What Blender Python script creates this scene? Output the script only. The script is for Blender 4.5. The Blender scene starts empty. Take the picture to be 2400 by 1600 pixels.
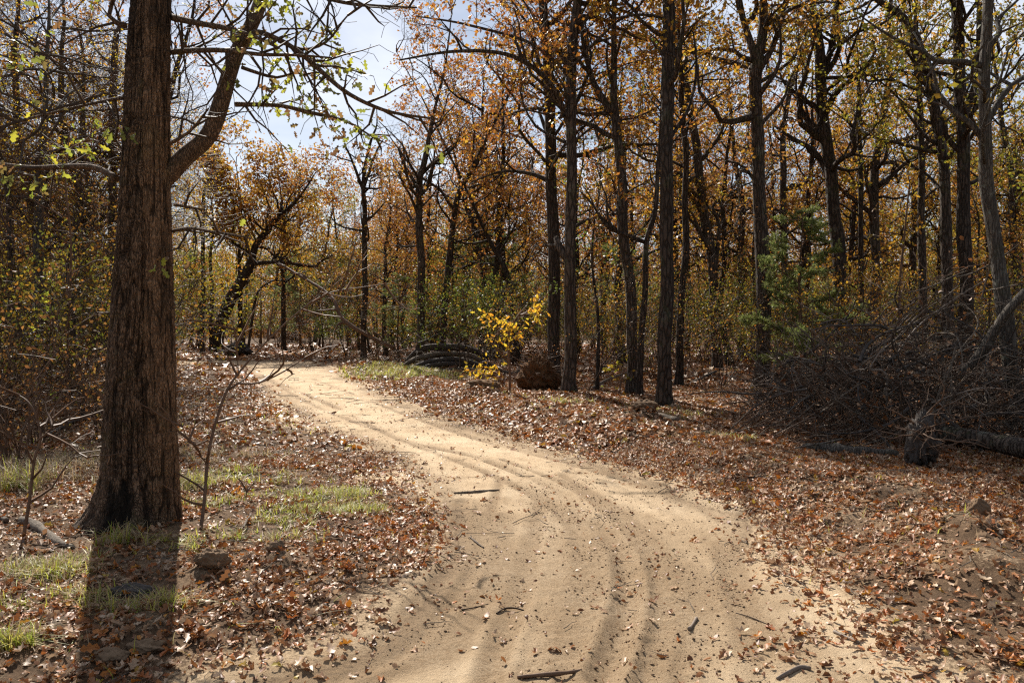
import bpy, math, random
import numpy as np
from mathutils import Vector
R = math.radians
sc = bpy.context.scene
C = sc.collection

# ------------------------------------------------------------------ camera, sky, sun, exposure
CAM_Z = 1.60
F = 28.0 / 36.0 * 2400.0                    # focal length in photo pixels
PITCH = math.atan(55 / F)
CY = 800.0
cam_d = bpy.data.cameras.new('camera'); cam = bpy.data.objects.new('camera', cam_d); C.objects.link(cam)
cam_d.lens = 28; cam_d.sensor_width = 36; cam_d.clip_start = .05; cam_d.clip_end = 2000
cam.location = (0, 0, CAM_Z); cam.rotation_euler = (R(90) - PITCH, 0, 0)
sc.camera = cam
SUN_AZ, SUN_EL = 22.5, 39.0                  # degrees left of the view, above the horizon
SUN = Vector((-math.sin(R(SUN_AZ)) * math.cos(R(SUN_EL)), math.cos(R(SUN_AZ)) * math.cos(R(SUN_EL)), math.sin(R(SUN_EL))))
w = bpy.data.worlds.new('World'); sc.world = w; w.use_nodes = True
nt = w.node_tree; nt.nodes.clear()
out = nt.nodes.new('ShaderNodeOutputWorld'); bg = nt.nodes.new('ShaderNodeBackground')
sky = nt.nodes.new('ShaderNodeTexSky'); sky.sky_type = 'NISHITA'; sky.sun_disc = False
sky.sun_elevation = R(SUN_EL); sky.sun_rotation = R(-SUN_AZ); sky.air_density = 1.0; sky.dust_density = 0.6; sky.ozone_density = 1.5
tc = nt.nodes.new('ShaderNodeTexCoord'); mp = nt.nodes.new('ShaderNodeMapping'); mp.inputs['Scale'].default_value = (1.0, 1.0, 3.2)
ns = nt.nodes.new('ShaderNodeTexNoise'); ns.inputs['Scale'].default_value = 3.0; ns.inputs['Detail'].default_value = 7; ns.inputs['Distortion'].default_value = .3
rp = nt.nodes.new('ShaderNodeValToRGB'); rp.color_ramp.elements[0].position = .36; rp.color_ramp.elements[1].position = .66
rp.color_ramp.elements[0].color = (0.12, 0.12, 0.12, 1); rp.color_ramp.elements[1].color = (.8, .8, .8, 1)
mx = nt.nodes.new('ShaderNodeMix'); mx.data_type = 'RGBA'; mx.inputs[7].default_value = (11.5, 12.0, 13.2, 1)
L = nt.links.new
L(tc.outputs['Generated'], mp.inputs[0]); L(mp.outputs[0], ns.inputs[0]); L(ns.outputs[0], rp.inputs[0])
dt = nt.nodes.new('ShaderNodeVectorMath'); dt.operation = 'DOT_PRODUCT'; dt.inputs[1].default_value = SUN; L(tc.outputs['Generated'], dt.inputs[0])
mr = nt.nodes.new('ShaderNodeMapRange'); mr.inputs[1].default_value = -.3; mr.inputs[2].default_value = .75; mr.inputs[3].default_value = .25; mr.inputs[4].default_value = 1.05; L(dt.outputs['Value'], mr.inputs[0])
cc = nt.nodes.new('ShaderNodeVectorMath'); cc.operation = 'SCALE'; cc.inputs[0].default_value = (11.5, 12.0, 13.2); L(mr.outputs[0], cc.inputs[3]); L(cc.outputs[0], mx.inputs[7])
L(rp.outputs[0], mx.inputs[0]); L(sky.outputs[0], mx.inputs[6]); L(mx.outputs[2], bg.inputs[0]); L(bg.outputs[0], out.inputs[0])
bg.inputs[1].default_value = 0.05
sun_d = bpy.data.lights.new('sun', 'SUN'); sun = bpy.data.objects.new('sun', sun_d); C.objects.link(sun)
sun_d.energy = 5.0; sun_d.angle = R(.5); sun_d.color = (1, .94, .85)
sun.rotation_euler = SUN.to_track_quat('Z', 'Y').to_euler()
sc.view_settings.view_transform = 'Standard'; sc.view_settings.look = 'None'
sc.view_settings.exposure = 0.82; sc.view_settings.gamma = 1
cy = sc.cycles
cy.max_bounces = 6; cy.diffuse_bounces = 4; cy.glossy_bounces = 2; cy.transmission_bounces = 4; cy.transparent_max_bounces = 4
cy.caustics_reflective = False; cy.caustics_refractive = False
cy.use_adaptive_sampling = True; cy.adaptive_threshold = .015
cy.use_denoising = False; cy.pixel_filter_type = 'BLACKMAN_HARRIS'; cy.filter_width = 1.25; cy.sample_clamp_indirect = 4

# ------------------------------------------------------------------ pixel <-> world (photo shown 2352 wide -> 2400)
K = 2400 / 2352
CP, SP = math.cos(PITCH), math.sin(PITCH)
def ray(px, py):
    u = (px * K - 1200) / F; v = (CY - py * K) / F
    return (u, CP + v * SP, -SP + v * CP)
def at(px, py, d):
    r = ray(px, py); s = d / r[1]
    return (r[0] * s, d, CAM_Z + r[2] * s)
def gnd(px, py):
    r = ray(px, py); s = -CAM_Z / r[2]
    return (r[0] * s, r[1] * s)

# ------------------------------------------------------------------ noise
def _h(ix, iy, seed):
    n = (ix.astype(np.int64) * 374761393 + iy.astype(np.int64) * 668265263 + seed * 1442695041) & 0xffffffff
    n = ((n ^ (n >> 13)) * 1274126177) & 0xffffffff
    n = (n ^ (n >> 16)) & 0xffffff
    return n / float(0xffffff)
def vn(x, y, seed=0):
    x = np.asarray(x, float); y = np.asarray(y, float)
    ix = np.floor(x); iy = np.floor(y); fx = x - ix; fy = y - iy
    fx = fx * fx * (3 - 2 * fx); fy = fy * fy * (3 - 2 * fy)
    a = _h(ix, iy, seed); b = _h(ix + 1, iy, seed); c = _h(ix, iy + 1, seed); d = _h(ix + 1, iy + 1, seed)
    return (a + (b - a) * fx + (c - a) * fy + (a - b - c + d) * fx * fy) * 2 - 1
def fbm(x, y, o=4, seed=0):
    s = 0; a = 1; t = 0
    for i in range(o):
        s = s + a * vn(x, y, seed + i * 17); t += a; a *= .5; x = x * 2.03 + 5.1; y = y * 2.03 - 3.7
    return s / t

# ------------------------------------------------------------------ the track: outline and ruts in metres
_Lp = [(560,840),(600,880),(650,925),(705,975),(830,1015),(925,1060),(985,1115),(1030,1190),(1040,1290),(965,1395),(860,1480),(700,1545),(560,1568)]
_Rp = [(735,835),(800,868),(880,908),(1010,963),(1150,1003),(1300,1045),(1500,1108),(1690,1185),(1745,1260),(1770,1360),(1790,1470),(1950,1568)]
Lw = [gnd(*p) for p in _Lp]; Rw = [gnd(*p) for p in _Rp]
poly = [(-12.6, 27.6), (-11.2, 26.6)] + Lw + [(-2.2, 2.2), (-3.4, -4), (3.8, -4), (2.1, 2.4)] + Rw[::-1] + [(-8.2, 29.2), (-10.5, 29.6), (-12.4, 29.0)]
poly = np.array(poly)
def seg_dist(x, y, P, closed=False):
    best = np.full(x.shape, 1e9); arc = np.zeros(x.shape); s0 = 0
    n = len(P)
    for i in range(n if closed else n - 1):
        ax, ay = P[i]; bx, by = P[(i + 1) % n]; dx, dy = bx - ax, by - ay; l2 = dx * dx + dy * dy; l = math.sqrt(l2)
        t = np.clip(((x - ax) * dx + (y - ay) * dy) / l2, 0, 1)
        d = np.hypot(x - ax - t * dx, y - ay - t * dy)
        m = d < best; best = np.where(m, d, best); arc = np.where(m, s0 + t * l, arc); s0 += l
    return best, arc
def inside(x, y, P):
    c = np.zeros(x.shape, bool); n = len(P)
    for i in range(n):
        ax, ay = P[i]; bx, by = P[(i + 1) % n]
        if ay == by: continue
        m = ((ay > y) != (by > y)) & (x < (bx - ax) * (y - ay) / (by - ay) + ax)
        c ^= m
    return c
def sdroad(x, y):
    x = np.asarray(x, float); y = np.asarray(y, float)
    r = np.full(x.shape, 30.0)
    m = (np.abs(x) < 32) & (y > -6) & (y < 40)
    if m.any():
        d, _ = seg_dist(x[m], y[m], poly, True); s = np.where(inside(x[m], y[m], poly), -d, d)
        r[m] = s + .16 * fbm(x[m] * 1.3, y[m] * 1.3, 3, 91)
    return r
def smooth_line(P, n=6):
    P = [np.array(p, float) for p in P]; o = []
    for i in range(len(P) - 1):
        p0 = P[max(i - 1, 0)]; p1 = P[i]; p2 = P[i + 1]; p3 = P[min(i + 2, len(P) - 1)]
        for k in range(n):
            t = k / n
            o.append(.5 * ((2 * p1) + (-p0 + p2) * t + (2 * p0 - 5 * p1 + 4 * p2 - p3) * t * t + (-p0 + 3 * p1 - 3 * p2 + p3) * t ** 3))
    o.append(P[-1]); return o
_tr = [([(1180,1080),(1232,1140),(1232,1200),(1215,1290),(1190,1380),(1150,1480),(1120,1568)], .11, .030),
       ([(1120,1060),(1250,1110),(1345,1175),(1415,1255),(1442,1340),(1432,1440),(1385,1568)], .12, .045),
       ([(1290,1090),(1400,1160),(1490,1240),(1520,1320),(1535,1430),(1550,1568)], .11, .022),
       ([(1060,1150),(1058,1230),(1040,1300),(965,1400),(850,1500),(640,1568)], .10, .035),
       ([(640,880),(760,930),(900,1000),(1100,1050),(1300,1090),(1480,1150),(1620,1230),(1690,1330),(1720,1450),(1740,1568)], .12, .022),
       ([(720,870),(900,940),(1100,1010),(1350,1075),(1540,1140),(1660,1200)], .10, .02),
       ([(1150,1100),(1120,1200),(1090,1300),(1010,1420),(900,1520)], .09, .018),
       ([(600,860),(700,920),(830,975),(1000,1040),(1150,1100),(1290,1180),(1340,1280),(1330,1400),(1290,1568)], .1, .02)]
def offs(P, o):
    P = np.array(P); T_ = np.gradient(P, axis=0); T_ /= np.linalg.norm(T_, axis=1, keepdims=True) + 1e-9
    return [tuple(q) for q in P + np.stack([-T_[:, 1], T_[:, 0]], 1) * o]
TR = []
for P, w_, dp in _tr:
    L0 = [(p[0], p[1]) for p in smooth_line([gnd(*q) for q in P], 4)]
    TR.append((L0, w_ * .42, dp * .6))
    if dp > .034: TR.append((offs(L0, w_ * 1.5), w_ * .35, dp * .3))
MOUNDS = [(gnd(1490,1000), .35, .2), (gnd(1250,965), .6, .09), (gnd(1400,1000), .7, .06), (gnd(2240,1290), .22, .12), (gnd(2120,1180), .4, .06),
          (gnd(1850,1160), .4, .05), (gnd(1700,1085), .4, .06), (gnd(480,1350), .14, .07), (gnd(640,1320), .12, .08), (gnd(330,1470), .2, .06), (gnd(2290,1380), .25, .1),
          (gnd(560,1420), .15, .05), (gnd(1950,1210), .3, .07), (gnd(1050,925), .7, .07)]
def rut(x, y):
    """height change and disturbed-soil amount from wheel tracks"""
    h = np.zeros(x.shape); a = np.zeros(x.shape)
    m = (y > 1.5) & (y < 30) & (np.abs(x) < 12)
    if not m.any(): return h, a
    xs, ys = x[m], y[m]; hh = np.zeros(xs.shape); aa = np.zeros(xs.shape)
    for k, (P, w_, dp) in enumerate(TR):
        d, s = seg_dist(xs, ys, P)
        g = np.exp(-(d / w_) ** 2); br = np.clip(.75 + .8 * vn(s * .9, d * 0, 50 + k), .15, 1.3)
        hh += br * dp * .85 * (-g + .75 * np.exp(-((d - w_ * 2.1) / (w_ * .6)) ** 2))
        lug = (np.sin(s * 2 * math.pi / .085 + np.where(d > w_ * .4, 1.6, 0)) > 0.1) * (d < w_ * .95)
        hh += lug * .004 * br
        aa = np.maximum(aa, br * np.exp(-(d / (w_ * 1.15)) ** 2))
    h[m] = hh; a[m] = aa
    return h, a
def disturbed(x, y):
    d, s = seg_dist(x, y, TR[1][0])
    return np.exp(-((d - .2) / .3) ** 2) * np.clip((8.5 - y) / 3, 0, 1)
def H(x, y, fine=True):
    x = np.atleast_1d(np.asarray(x, float)); y = np.atleast_1d(np.asarray(y, float))
    sd = sdroad(x, y)
    off = np.clip(sd / .5, 0, 1)
    h = .10 * fbm(x / 4, y / 4, 3, 3) * np.clip((sd + .6) / 2, 0.1, 1)
    h = h + off * (.035 * fbm(x * 1.5, y * 1.5, 4, 8) + .03)
    right = 1 / (1 + np.exp(-(x - (.25 * (9 - y))) * 2)) * (y < 27)
    h = h + right * .15 * np.exp(-((sd - 1.3) / .55) ** 2) * (1 + .6 * vn(x * .8, y * .8, 77))
    h = h + .035 * np.exp(-((sd - .12) / .13) ** 2) * (.6 + .6 * vn(x * 1.7, y * 1.7, 5))
    for (mx_, my_), r_, hh in MOUNDS:
        d2 = ((x - mx_) ** 2 + (y - my_) ** 2) / (r_ * r_)
        h = h + hh * np.exp(-d2) * (1 + .5 * fbm(x * 6, y * 6, 3, 31))
    if fine:
        rh, ra = rut(x, y)
        inn = np.clip(-sd / .2, 0, 1)
        h = h + rh * np.maximum(inn, .35)
        h = h + inn * (.004 * fbm(x * 3.1, y * 3.1, 3, 41) + .006 * fbm(x * 13, y * 13, 4, 42))
        dz = disturbed(x, y) * inn + .5 * np.exp(-((sd + .05) / .25) ** 2)
        h = h + dz * .02 * np.abs(fbm(x * 22, y * 22, 3, 43))
        h = h + off * .012 * fbm(x * 9, y * 9, 3, 44)
    far = np.clip((np.hypot(x, y) - 60) / 60, 0, 1)
    return h + far * 1.0 * fbm(x / 40, y / 40, 2, 66)
def hz(x, y): return float(H(x, y)[0])

# ------------------------------------------------------------------ mesh helpers
class MB:
    def __init__(s): s.v = []; s.f = []; s.n = 0; s.fa = []
    def add(s, V, Fs, rnd=0.5):
        V = np.asarray(V, np.float32); s.v.append(V)
        if not isinstance(Fs, list): Fs = [Fs]
        for F_ in Fs:
            F_ = np.asarray(F_, np.int64); s.f.append(F_ + s.n)
            s.fa.append(np.broadcast_to(np.asarray(rnd, np.float32), (len(F_),)) if np.ndim(rnd) == 0 else np.asarray(rnd, np.float32))
        s.n += len(V)
    def mesh(s, name, mat, smooth=True, vattr=None):
        me = bpy.data.meshes.new(name)
        V = np.concatenate(s.v) if s.v else np.zeros((0, 3), np.float32)
        me.vertices.add(len(V)); me.vertices.foreach_set('co', V.ravel())
        if s.f:
            loops = np.concatenate([f.ravel() for f in s.f]).astype(np.int32)
            cnt = np.concatenate([np.full(len(f), f.shape[1]) for f in s.f]).astype(np.int32)
            st = np.concatenate([[0], np.cumsum(cnt)[:-1]]).astype(np.int32)
            me.loops.add(len(loops)); me.loops.foreach_set('vertex_index', loops)
            me.polygons.add(len(cnt)); me.polygons.foreach_set('loop_start', st); me.polygons.foreach_set('loop_total', cnt)
            if smooth: me.polygons.foreach_set('use_smooth', np.ones(len(cnt), bool))
            me.update(calc_edges=True)
            a = me.attributes.new('rnd', 'FLOAT', 'FACE'); a.data.foreach_set('value', np.concatenate(s.fa).astype(np.float32))
        for k, v in (vattr or {}).items():
            a = me.attributes.new(k, 'FLOAT', 'POINT'); a.data.foreach_set('value', np.asarray(v, np.float32))
        if mat: me.materials.append(mat)
        return me
def link(name, me, parent=None, loc=None):
    o = bpy.data.objects.new(name, me); C.objects.link(o)
    if parent: o.parent = parent
    if loc is not None: o.location = loc
    return o
def tag(o, label=None, cat=None, group=None, kind=None):
    if label: o['label'] = label
    if cat: o['category'] = cat
    if group: o['group'] = group
    if kind: o['kind'] = kind
    return o
def thing(name, label, cat, loc, group=None):
    o = bpy.data.objects.new(name, None); o.empty_display_size = .3; C.objects.link(o); o.location = loc
    return tag(o, label, cat, group)

def frames(A):
    """unit axes A (n,3) -> two perpendicular unit vectors"""
    ref = np.where(np.abs(A[:, 2:3]) > .9, np.array([[1., 0, 0]]), np.array([[0, 0, 1.]]))
    U = np.cross(A, ref); U /= np.linalg.norm(U, axis=1, keepdims=True) + 1e-9
    return U, np.cross(A, U)
def add_segs(mb, S, sides=4, rnd=.5):
    """S rows: p0 xyz, p1 xyz, r0, r1"""
    if len(S) == 0: return
    S = np.asarray(S, float); P0, P1, r0, r1 = S[:, :3], S[:, 3:6], S[:, 6], S[:, 7]
    A = P1 - P0; l = np.linalg.norm(A, axis=1, keepdims=True) + 1e-9; A = A / l
    P0 = P0 - A * (r0[:, None] * .5); P1 = P1 + A * (r1[:, None] * .5)
    U, W = frames(A); n = len(S); vs = []
    for P, r in ((P0, r0), (P1, r1)):
        for k in range(sides):
            a = 2 * math.pi * k / sides
            vs.append(P + (U * math.cos(a) + W * math.sin(a)) * r[:, None])
    V = np.stack(vs, 1).reshape(-1, 3); b = (np.arange(n) * 2 * sides)[:, None]
    Fs = np.concatenate([b + np.array([[k, (k + 1) % sides, sides + (k + 1) % sides, sides + k]]) for k in range(sides)])
    mb.add(V, Fs, rnd)
def add_tube(mb, P, r, sides=10, rough=.0, seed=0, rnd=.5, cap=True):
    P = np.asarray(P, float); r = np.asarray(r, float); n = len(P)
    T = np.gradient(P, axis=0); T /= np.linalg.norm(T, axis=1, keepdims=True) + 1e-9
    U = np.zeros_like(T); u = np.cross(T[0], [0.13, 1, 0.2] if abs(T[0][1]) < .9 else [1, 0.1, 0.2]); u /= np.linalg.norm(u)
    for i in range(n):
        u = u - T[i] * np.dot(u, T[i]); u /= np.linalg.norm(u) + 1e-9; U[i] = u
    W = np.cross(T, U); a = np.arange(sides) * 2 * math.pi / sides
    rr = r[:, None] * np.ones((1, sides))
    if rough:
        s = np.concatenate([[0], np.cumsum(np.linalg.norm(np.diff(P, axis=0), axis=1))])
        g = np.stack([vn(3 + np.cos(a) * 1.3 + s_ * 2.2, np.sin(a) * 1.3 + s_ * .7, seed) for s_ in s])
        rr = rr * (1 + rough * g)
    V = P[:, None] + rr[..., None] * (U[:, None] * np.cos(a)[None, :, None] + W[:, None] * np.sin(a)[None, :, None])
    i = np.arange(n - 1)[:, None] * sides; k = np.arange(sides)[None]; k2 = (k + 1) % sides
    Q = np.stack([i + k, i + k2, i + sides + k2, i + sides + k], -1).reshape(-1, 4)
    fs = [Q]
    V = V.reshape(-1, 3)
    if cap:
        V = np.concatenate([V, P[:1], P[-1:]])
        m = len(V); k = np.arange(sides); k2 = (k + 1) % sides
        fs.append(np.concatenate([np.stack([k2, k, np.full(sides, m - 2)], 1), np.stack([(n - 1) * sides + k, (n - 1) * sides + k2, np.full(sides, m - 1)], 1)]))
    mb.v.append(V.astype(np.float32))
    for f in fs:
        mb.f.append(f + mb.n); mb.fa.append(np.full(len(f), rnd, np.float32))
    mb.n += len(V)

# leaf shapes (x across, y along)
LOBED_V = np.array([.68, 1]) * np.array([(0,0),(.09,.10),(.27,.22),(.12,.36),(.42,.50),(.17,.66),(.27,.84),(0,1.0),(-.27,.84),(-.17,.66),(-.42,.50),(-.12,.36),(-.27,.22),(-.09,.10),(0,.36),(0,.66)], float)
LOBED_F = [np.array([[0,1,2,3,14],[14,11,12,13,0],[14,3,4,5,15],[15,9,10,11,14]]), np.array([[15,5,6,7],[15,7,8,9]])]
SIMP_V = np.array([(0,0),(.30,.35),(.24,.72),(0,1.0),(-.24,.72),(-.30,.35),(0,.5)], float)
SIMP_F = [np.array([[0,1,2,6],[6,2,3,4],[6,4,5,0]])]
DIA_V = np.array([(0,0),(.32,.55),(0,1.0),(-.32,.55)], float)
NEE_V = np.array([(0,0),(.09,.5),(0,1.0),(-.09,.5)], float)
DIA_F = [np.array([[0,1,2],[0,2,3]])]
def add_leaves(mb, P, A, size, rng, shape='dia', curl=.35, normal=None, rnd=None):
    P = np.asarray(P, float)
    n = len(P)
    if n == 0: return
    A = np.asarray(A, float); A = A / (np.linalg.norm(A, axis=1, keepdims=True) + 1e-9)
    if normal is None: normal = rng.normal(size=(n, 3))
    B = np.cross(A, normal); B /= np.linalg.norm(B, axis=1, keepdims=True) + 1e-9
    N = np.cross(B, A)
    TV, TF = {'lobed': (LOBED_V, LOBED_F), 'simp': (SIMP_V, SIMP_F), 'dia': (DIA_V, DIA_F), 'needle': (NEE_V, DIA_F)}[shape]
    x = TV[None, :, 0] * rng.uniform(.75, 1.2, (n, 1)); y = np.broadcast_to(TV[None, :, 1], x.shape)
    c1 = rng.uniform(-.2, 1, (n, 1)) * curl * 2.2; c2 = rng.normal(size=(n, 1)) * curl
    z = c1 * np.abs(x) * .8 + c2 * (y - .5) ** 2 * 1.6 + rng.normal(size=x.shape) * curl * .07
    size = np.broadcast_to(np.asarray(size, float).reshape(-1, 1), (n, 1))
    V = P[:, None] + size[..., None] * (x[..., None] * B[:, None] + y[..., None] * A[:, None] + z[..., None] * N[:, None])
    m = len(TV); base = (np.arange(n) * m)[:, None, None]
    if rnd is None: rnd = rng.random(n)
    mb.v.append(V.reshape(-1, 3).astype(np.float32))
    for f in TF:
        mb.f.append((base + f[None] + mb.n).reshape(-1, f.shape[1])); mb.fa.append(np.repeat(rnd, len(f)).astype(np.float32))
    mb.n += n * m

# ------------------------------------------------------------------ materials
def new_mat(name):
    m = bpy.data.materials.new(name); m.use_nodes = True; nt = m.node_tree
    return m, nt, nt.nodes['Principled BSDF'], nt.nodes['Material Output']
def ramp(nt, stops, fac):
    r = nt.nodes.new('ShaderNodeValToRGB'); e = r.color_ramp.elements
    while len(e) < len(stops): e.new(.5)
    for i, (p, c) in enumerate(stops): e[i].position = p; e[i].color = (*c, 1)
    nt.links.new(fac, r.inputs[0]); return r.outputs[0]
def noise(nt, vec, scale, detail=4, rough=.55, dist=0):
    n = nt.nodes.new('ShaderNodeTexNoise'); n.inputs['Scale'].default_value = scale; n.inputs['Detail'].default_value = detail
    n.inputs['Roughness'].default_value = rough; n.inputs['Distortion'].default_value = dist
    nt.links.new(vec, n.inputs['Vector']); return n.outputs[0]
def coords(nt, scale=(1, 1, 1), kind='Object'):
    t = nt.nodes.new('ShaderNodeTexCoord'); m = nt.nodes.new('ShaderNodeMapping'); m.inputs['Scale'].default_value = scale
    nt.links.new(t.outputs[kind], m.inputs[0]); return m.outputs[0]
def mixc(nt, fac, a, b, mode='MIX'):
    m = nt.nodes.new('ShaderNodeMix'); m.data_type = 'RGBA'; m.blend_type = mode
    for s, v in ((m.inputs[0], fac), (m.inputs[6], a), (m.inputs[7], b)):
        if hasattr(v, 'links') or hasattr(v, 'is_linked'): nt.links.new(v, s)
        elif isinstance(v, (int, float)): s.default_value = v
        else: s.default_value = (*v, 1)
    return m.outputs[2]
def math_(nt, op, a, b=0.0, c=None):
    m = nt.nodes.new('ShaderNodeMath'); m.operation = op
    for s, v in zip(m.inputs, (a, b, c)):
        if v is None: continue
        if hasattr(v, 'is_linked'): nt.links.new(v, s)
        else: s.default_value = v
    return m.outputs[0]
def attr(nt, name):
    a = nt.nodes.new('ShaderNodeAttribute'); a.attribute_name = name; return a.outputs['Fac']
def bump(nt, h, dist, strength, bsdf):
    b = nt.nodes.new('ShaderNodeBump'); b.inputs['Distance'].default_value = dist; b.inputs['Strength'].default_value = strength
    nt.links.new(h, b.inputs['Height']); nt.links.new(b.outputs[0], bsdf.inputs['Normal']); return b

def leaf_mat(name, stops, trans=.45, rough=.45, boost=1.6, spec=.5):
    m, nt, b, o = new_mat(name)
    col = ramp(nt, stops, attr(nt, 'rnd'))
    n = noise(nt, coords(nt), 40, 2)
    col = mixc(nt, n, mixc(nt, .35, col, (0.02, .012, .006)), col)
    nt.links.new(col, b.inputs['Base Color']); b.inputs['Roughness'].default_value = rough; b.inputs['Specular IOR Level'].default_value = spec
    t = nt.nodes.new('ShaderNodeBsdfTranslucent'); nt.links.new(mixc(nt, 1.0, col, (boost, boost, boost), 'MULTIPLY'), t.inputs[0])
    mx = nt.nodes.new('ShaderNodeMixShader'); mx.inputs[0].default_value = trans
    nt.links.new(b.outputs[0], mx.inputs[1]); nt.links.new(t.outputs[0], mx.inputs[2]); nt.links.new(mx.outputs[0], o.inputs[0])
    return m
def bark_mat(name, dark, light, scale=1.0, lichen=0.15, bd=.02, moss=0.0, base_stain=False, zs=.16):
    m, nt, b, o = new_mat(name)
    v = coords(nt, (1, 1, zs))
    wob = noise(nt, coords(nt, (1, 1, .5)), 3 * scale, 3)
    vo = nt.nodes.new('ShaderNodeTexVoronoi'); vo.feature = 'DISTANCE_TO_EDGE'; vo.inputs['Scale'].default_value = 26 * scale
    va = nt.nodes.new('ShaderNodeVectorMath'); va.operation = 'ADD'
    sc_ = nt.nodes.new('ShaderNodeVectorMath'); sc_.operation = 'SCALE'; sc_.inputs[3].default_value = .12
    nz = nt.nodes.new('ShaderNodeTexNoise'); nz.inputs['Scale'].default_value = 9 * scale; nt.links.new(v, nz.inputs[0])
    nt.links.new(nz.outputs['Color'], sc_.inputs[0]); nt.links.new(v, va.inputs[0]); nt.links.new(sc_.outputs[0], va.inputs[1]); nt.links.new(va.outputs[0], vo.inputs['Vector'])
    fine = noise(nt, coords(nt, (1, 1, .35)), 70 * scale, 4, .65)
    ridge = math_(nt, 'MINIMUM', math_(nt, 'MULTIPLY', vo.outputs['Distance'], 5.0), 1.0)
    h = math_(nt, 'ADD', math_(nt, 'MULTIPLY', ridge, .7), math_(nt, 'MULTIPLY', fine, .5))
    col = ramp(nt, [(0.1, dark), (.55, tuple((a + c) / 2 for a, c in zip(dark, light))), (1.05 if False else 1.0, light)], h)
    big = noise(nt, coords(nt), 2.2 * scale, 5, .6)
    col = mixc(nt, math_(nt, 'MULTIPLY', big, .75), col, tuple(x * .55 for x in dark))
    if lichen:
        ln = noise(nt, coords(nt, (1, 1, .7)), 7 * scale, 6, .7)
        lf = math_(nt, 'MULTIPLY', math_(nt, 'GREATER_THAN', ln, .60), lichen * 2.2)
        lf = math_(nt, 'MULTIPLY', lf, fine)
        col = mixc(nt, math_(nt, 'MINIMUM', lf, .7), col, (.30, .32, .25))
    if moss:
        mn = noise(nt, coords(nt), 3.1, 5, .65)
        col = mixc(nt, math_(nt, 'MULTIPLY', math_(nt, 'GREATER_THAN', mn, .58), moss), col, (.06, .075, .015))
    if base_stain:
        col = mixc(nt, math_(nt, 'MULTIPLY', attr(nt, 'warm'), fine), col, (.44, .25, .13))
        col = mixc(nt, math_(nt, 'MULTIPLY', attr(nt, 'furrow'), .85), col, (.022, .014, .009))
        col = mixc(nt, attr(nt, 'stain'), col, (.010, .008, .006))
    nt.links.new(col, b.inputs['Base Color']); b.inputs['Roughness'].default_value = .85; b.inputs['Specular IOR Level'].default_value = .2
    bump(nt, h, bd, 1.0, b)
    return m
def plain(name, stops, scale=20, rough=.8, bd=.004, zs=1.0, trans=0):
    m, nt, b, o = new_mat(name)
    n = noise(nt, coords(nt, (1, 1, zs)), scale, 5, .65)
    n2 = math_(nt, 'ADD', math_(nt, 'MULTIPLY', n, .6), math_(nt, 'MULTIPLY', attr(nt, 'rnd'), .4))
    nt.links.new(ramp(nt, stops, n2), b.inputs['Base Color']); b.inputs['Roughness'].default_value = rough; b.inputs['Specular IOR Level'].default_value = .15
    if bd: bump(nt, n, bd, 1, b)
    return m

M = {}
M['bark'] = bark_mat('oak_bark', (.026, .018, .013), (.19, .145, .11), .62, .22, .035, .25, False, .22)
M['bark_dark'] = bark_mat('dark_oak_bark', (.020, .014, .010), (.135, .10, .075), .62, .14, .035, .2, False, .22)
M['bark_grey'] = bark_mat('pale_grey_bark', (.055, .044, .034), (.20, .172, .14), 1.1, .35, .014, .1)
M['bark_hero'] = bark_mat('old_oak_bark', (.040, .023, .013), (.38, .245, .155), 2.1, .06, .012, .2, True, .27)
M['twig'] = plain('twig_bark', [(.3, (.035, .022, .014)), (.7, (.115, .078, .052))], 15, .7, 0)
M['twig_pale'] = plain('pale_twig_bark', [(.3, (.13, .095, .07)), (.7, (.30, .24, .19))], 15, .55, 0)
M['twig_brown'] = plain('brown_twig_bark', [(.3, (.10, .056, .034)), (.7, (.22, .14, .09))], 15, .6, 0)
M['deadwood'] = plain('weathered_deadwood', [(.35, (.05, .038, .028)), (.65, (.27, .22, .17))], 60, .85, .012, .2)
M['rotwood'] = plain('dark_wet_log_bark', [(.3, (.035, .028, .023)), (.7, (.13, .11, .095))], 22, .8, .012, .4)
M['clay'] = plain('reddish_clay_soil', [(.3, (.055, .028, .014)), (.7, (.21, .11, .05))], 16, .95, .03)
RUST = [(0, (.13, .05, .02)), (.35, (.27, .095, .022)), (.65, (.40, .165, .025)), (.88, (.44, .26, .03)), (1, (.22, .20, .03))]
BROWN = [(0, (.14, .06, .022)), (.4, (.24, .10, .03)), (.75, (.33, .16, .04)), (1, (.24, .18, .04))]
GOLD = [(0, (.22, .085, .02)), (.3, (.38, .165, .022)), (.7, (.46, .27, .028)), (1, (.22, .22, .028))]
OLIVE = [(0, (.36, .13, .02)), (.3, (.38, .24, .025)), (.65, (.27, .25, .028)), (1, (.13, .16, .022))]
GREEN = [(0, (.30, .27, .03)), (.3, (.16, .20, .03)), (1, (.06, .10, .02))]
YELLOW = [(0, (.55, .22, .02)), (.35, (.62, .38, .03)), (.75, (.60, .46, .04)), (1, (.35, .36, .05))]
YGREEN = [(0, (.50, .42, .04)), (.4, (.34, .38, .04)), (1, (.16, .22, .03))]
for n_, s_ in (('rust', RUST), ('brown', BROWN), ('gold', GOLD), ('olive', OLIVE), ('green', GREEN), ('yellow', YELLOW), ('ygreen', YGREEN)):
    M[n_] = leaf_mat(n_ + '_oak_leaf', s_, .46 if n_ != 'green' else .42, .5, 1.6 if n_ not in ('yellow', 'ygreen') else 1.7)
M['heroleaf'] = leaf_mat('turning_oak_leaf', [(0, (.13, .06, .03)), (.3, (.20, .11, .04)), (.5, (.12, .13, .03)), (.75, (.27, .30, .04)), (1, (.48, .42, .04))], .45, .42, 1.7)
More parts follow.
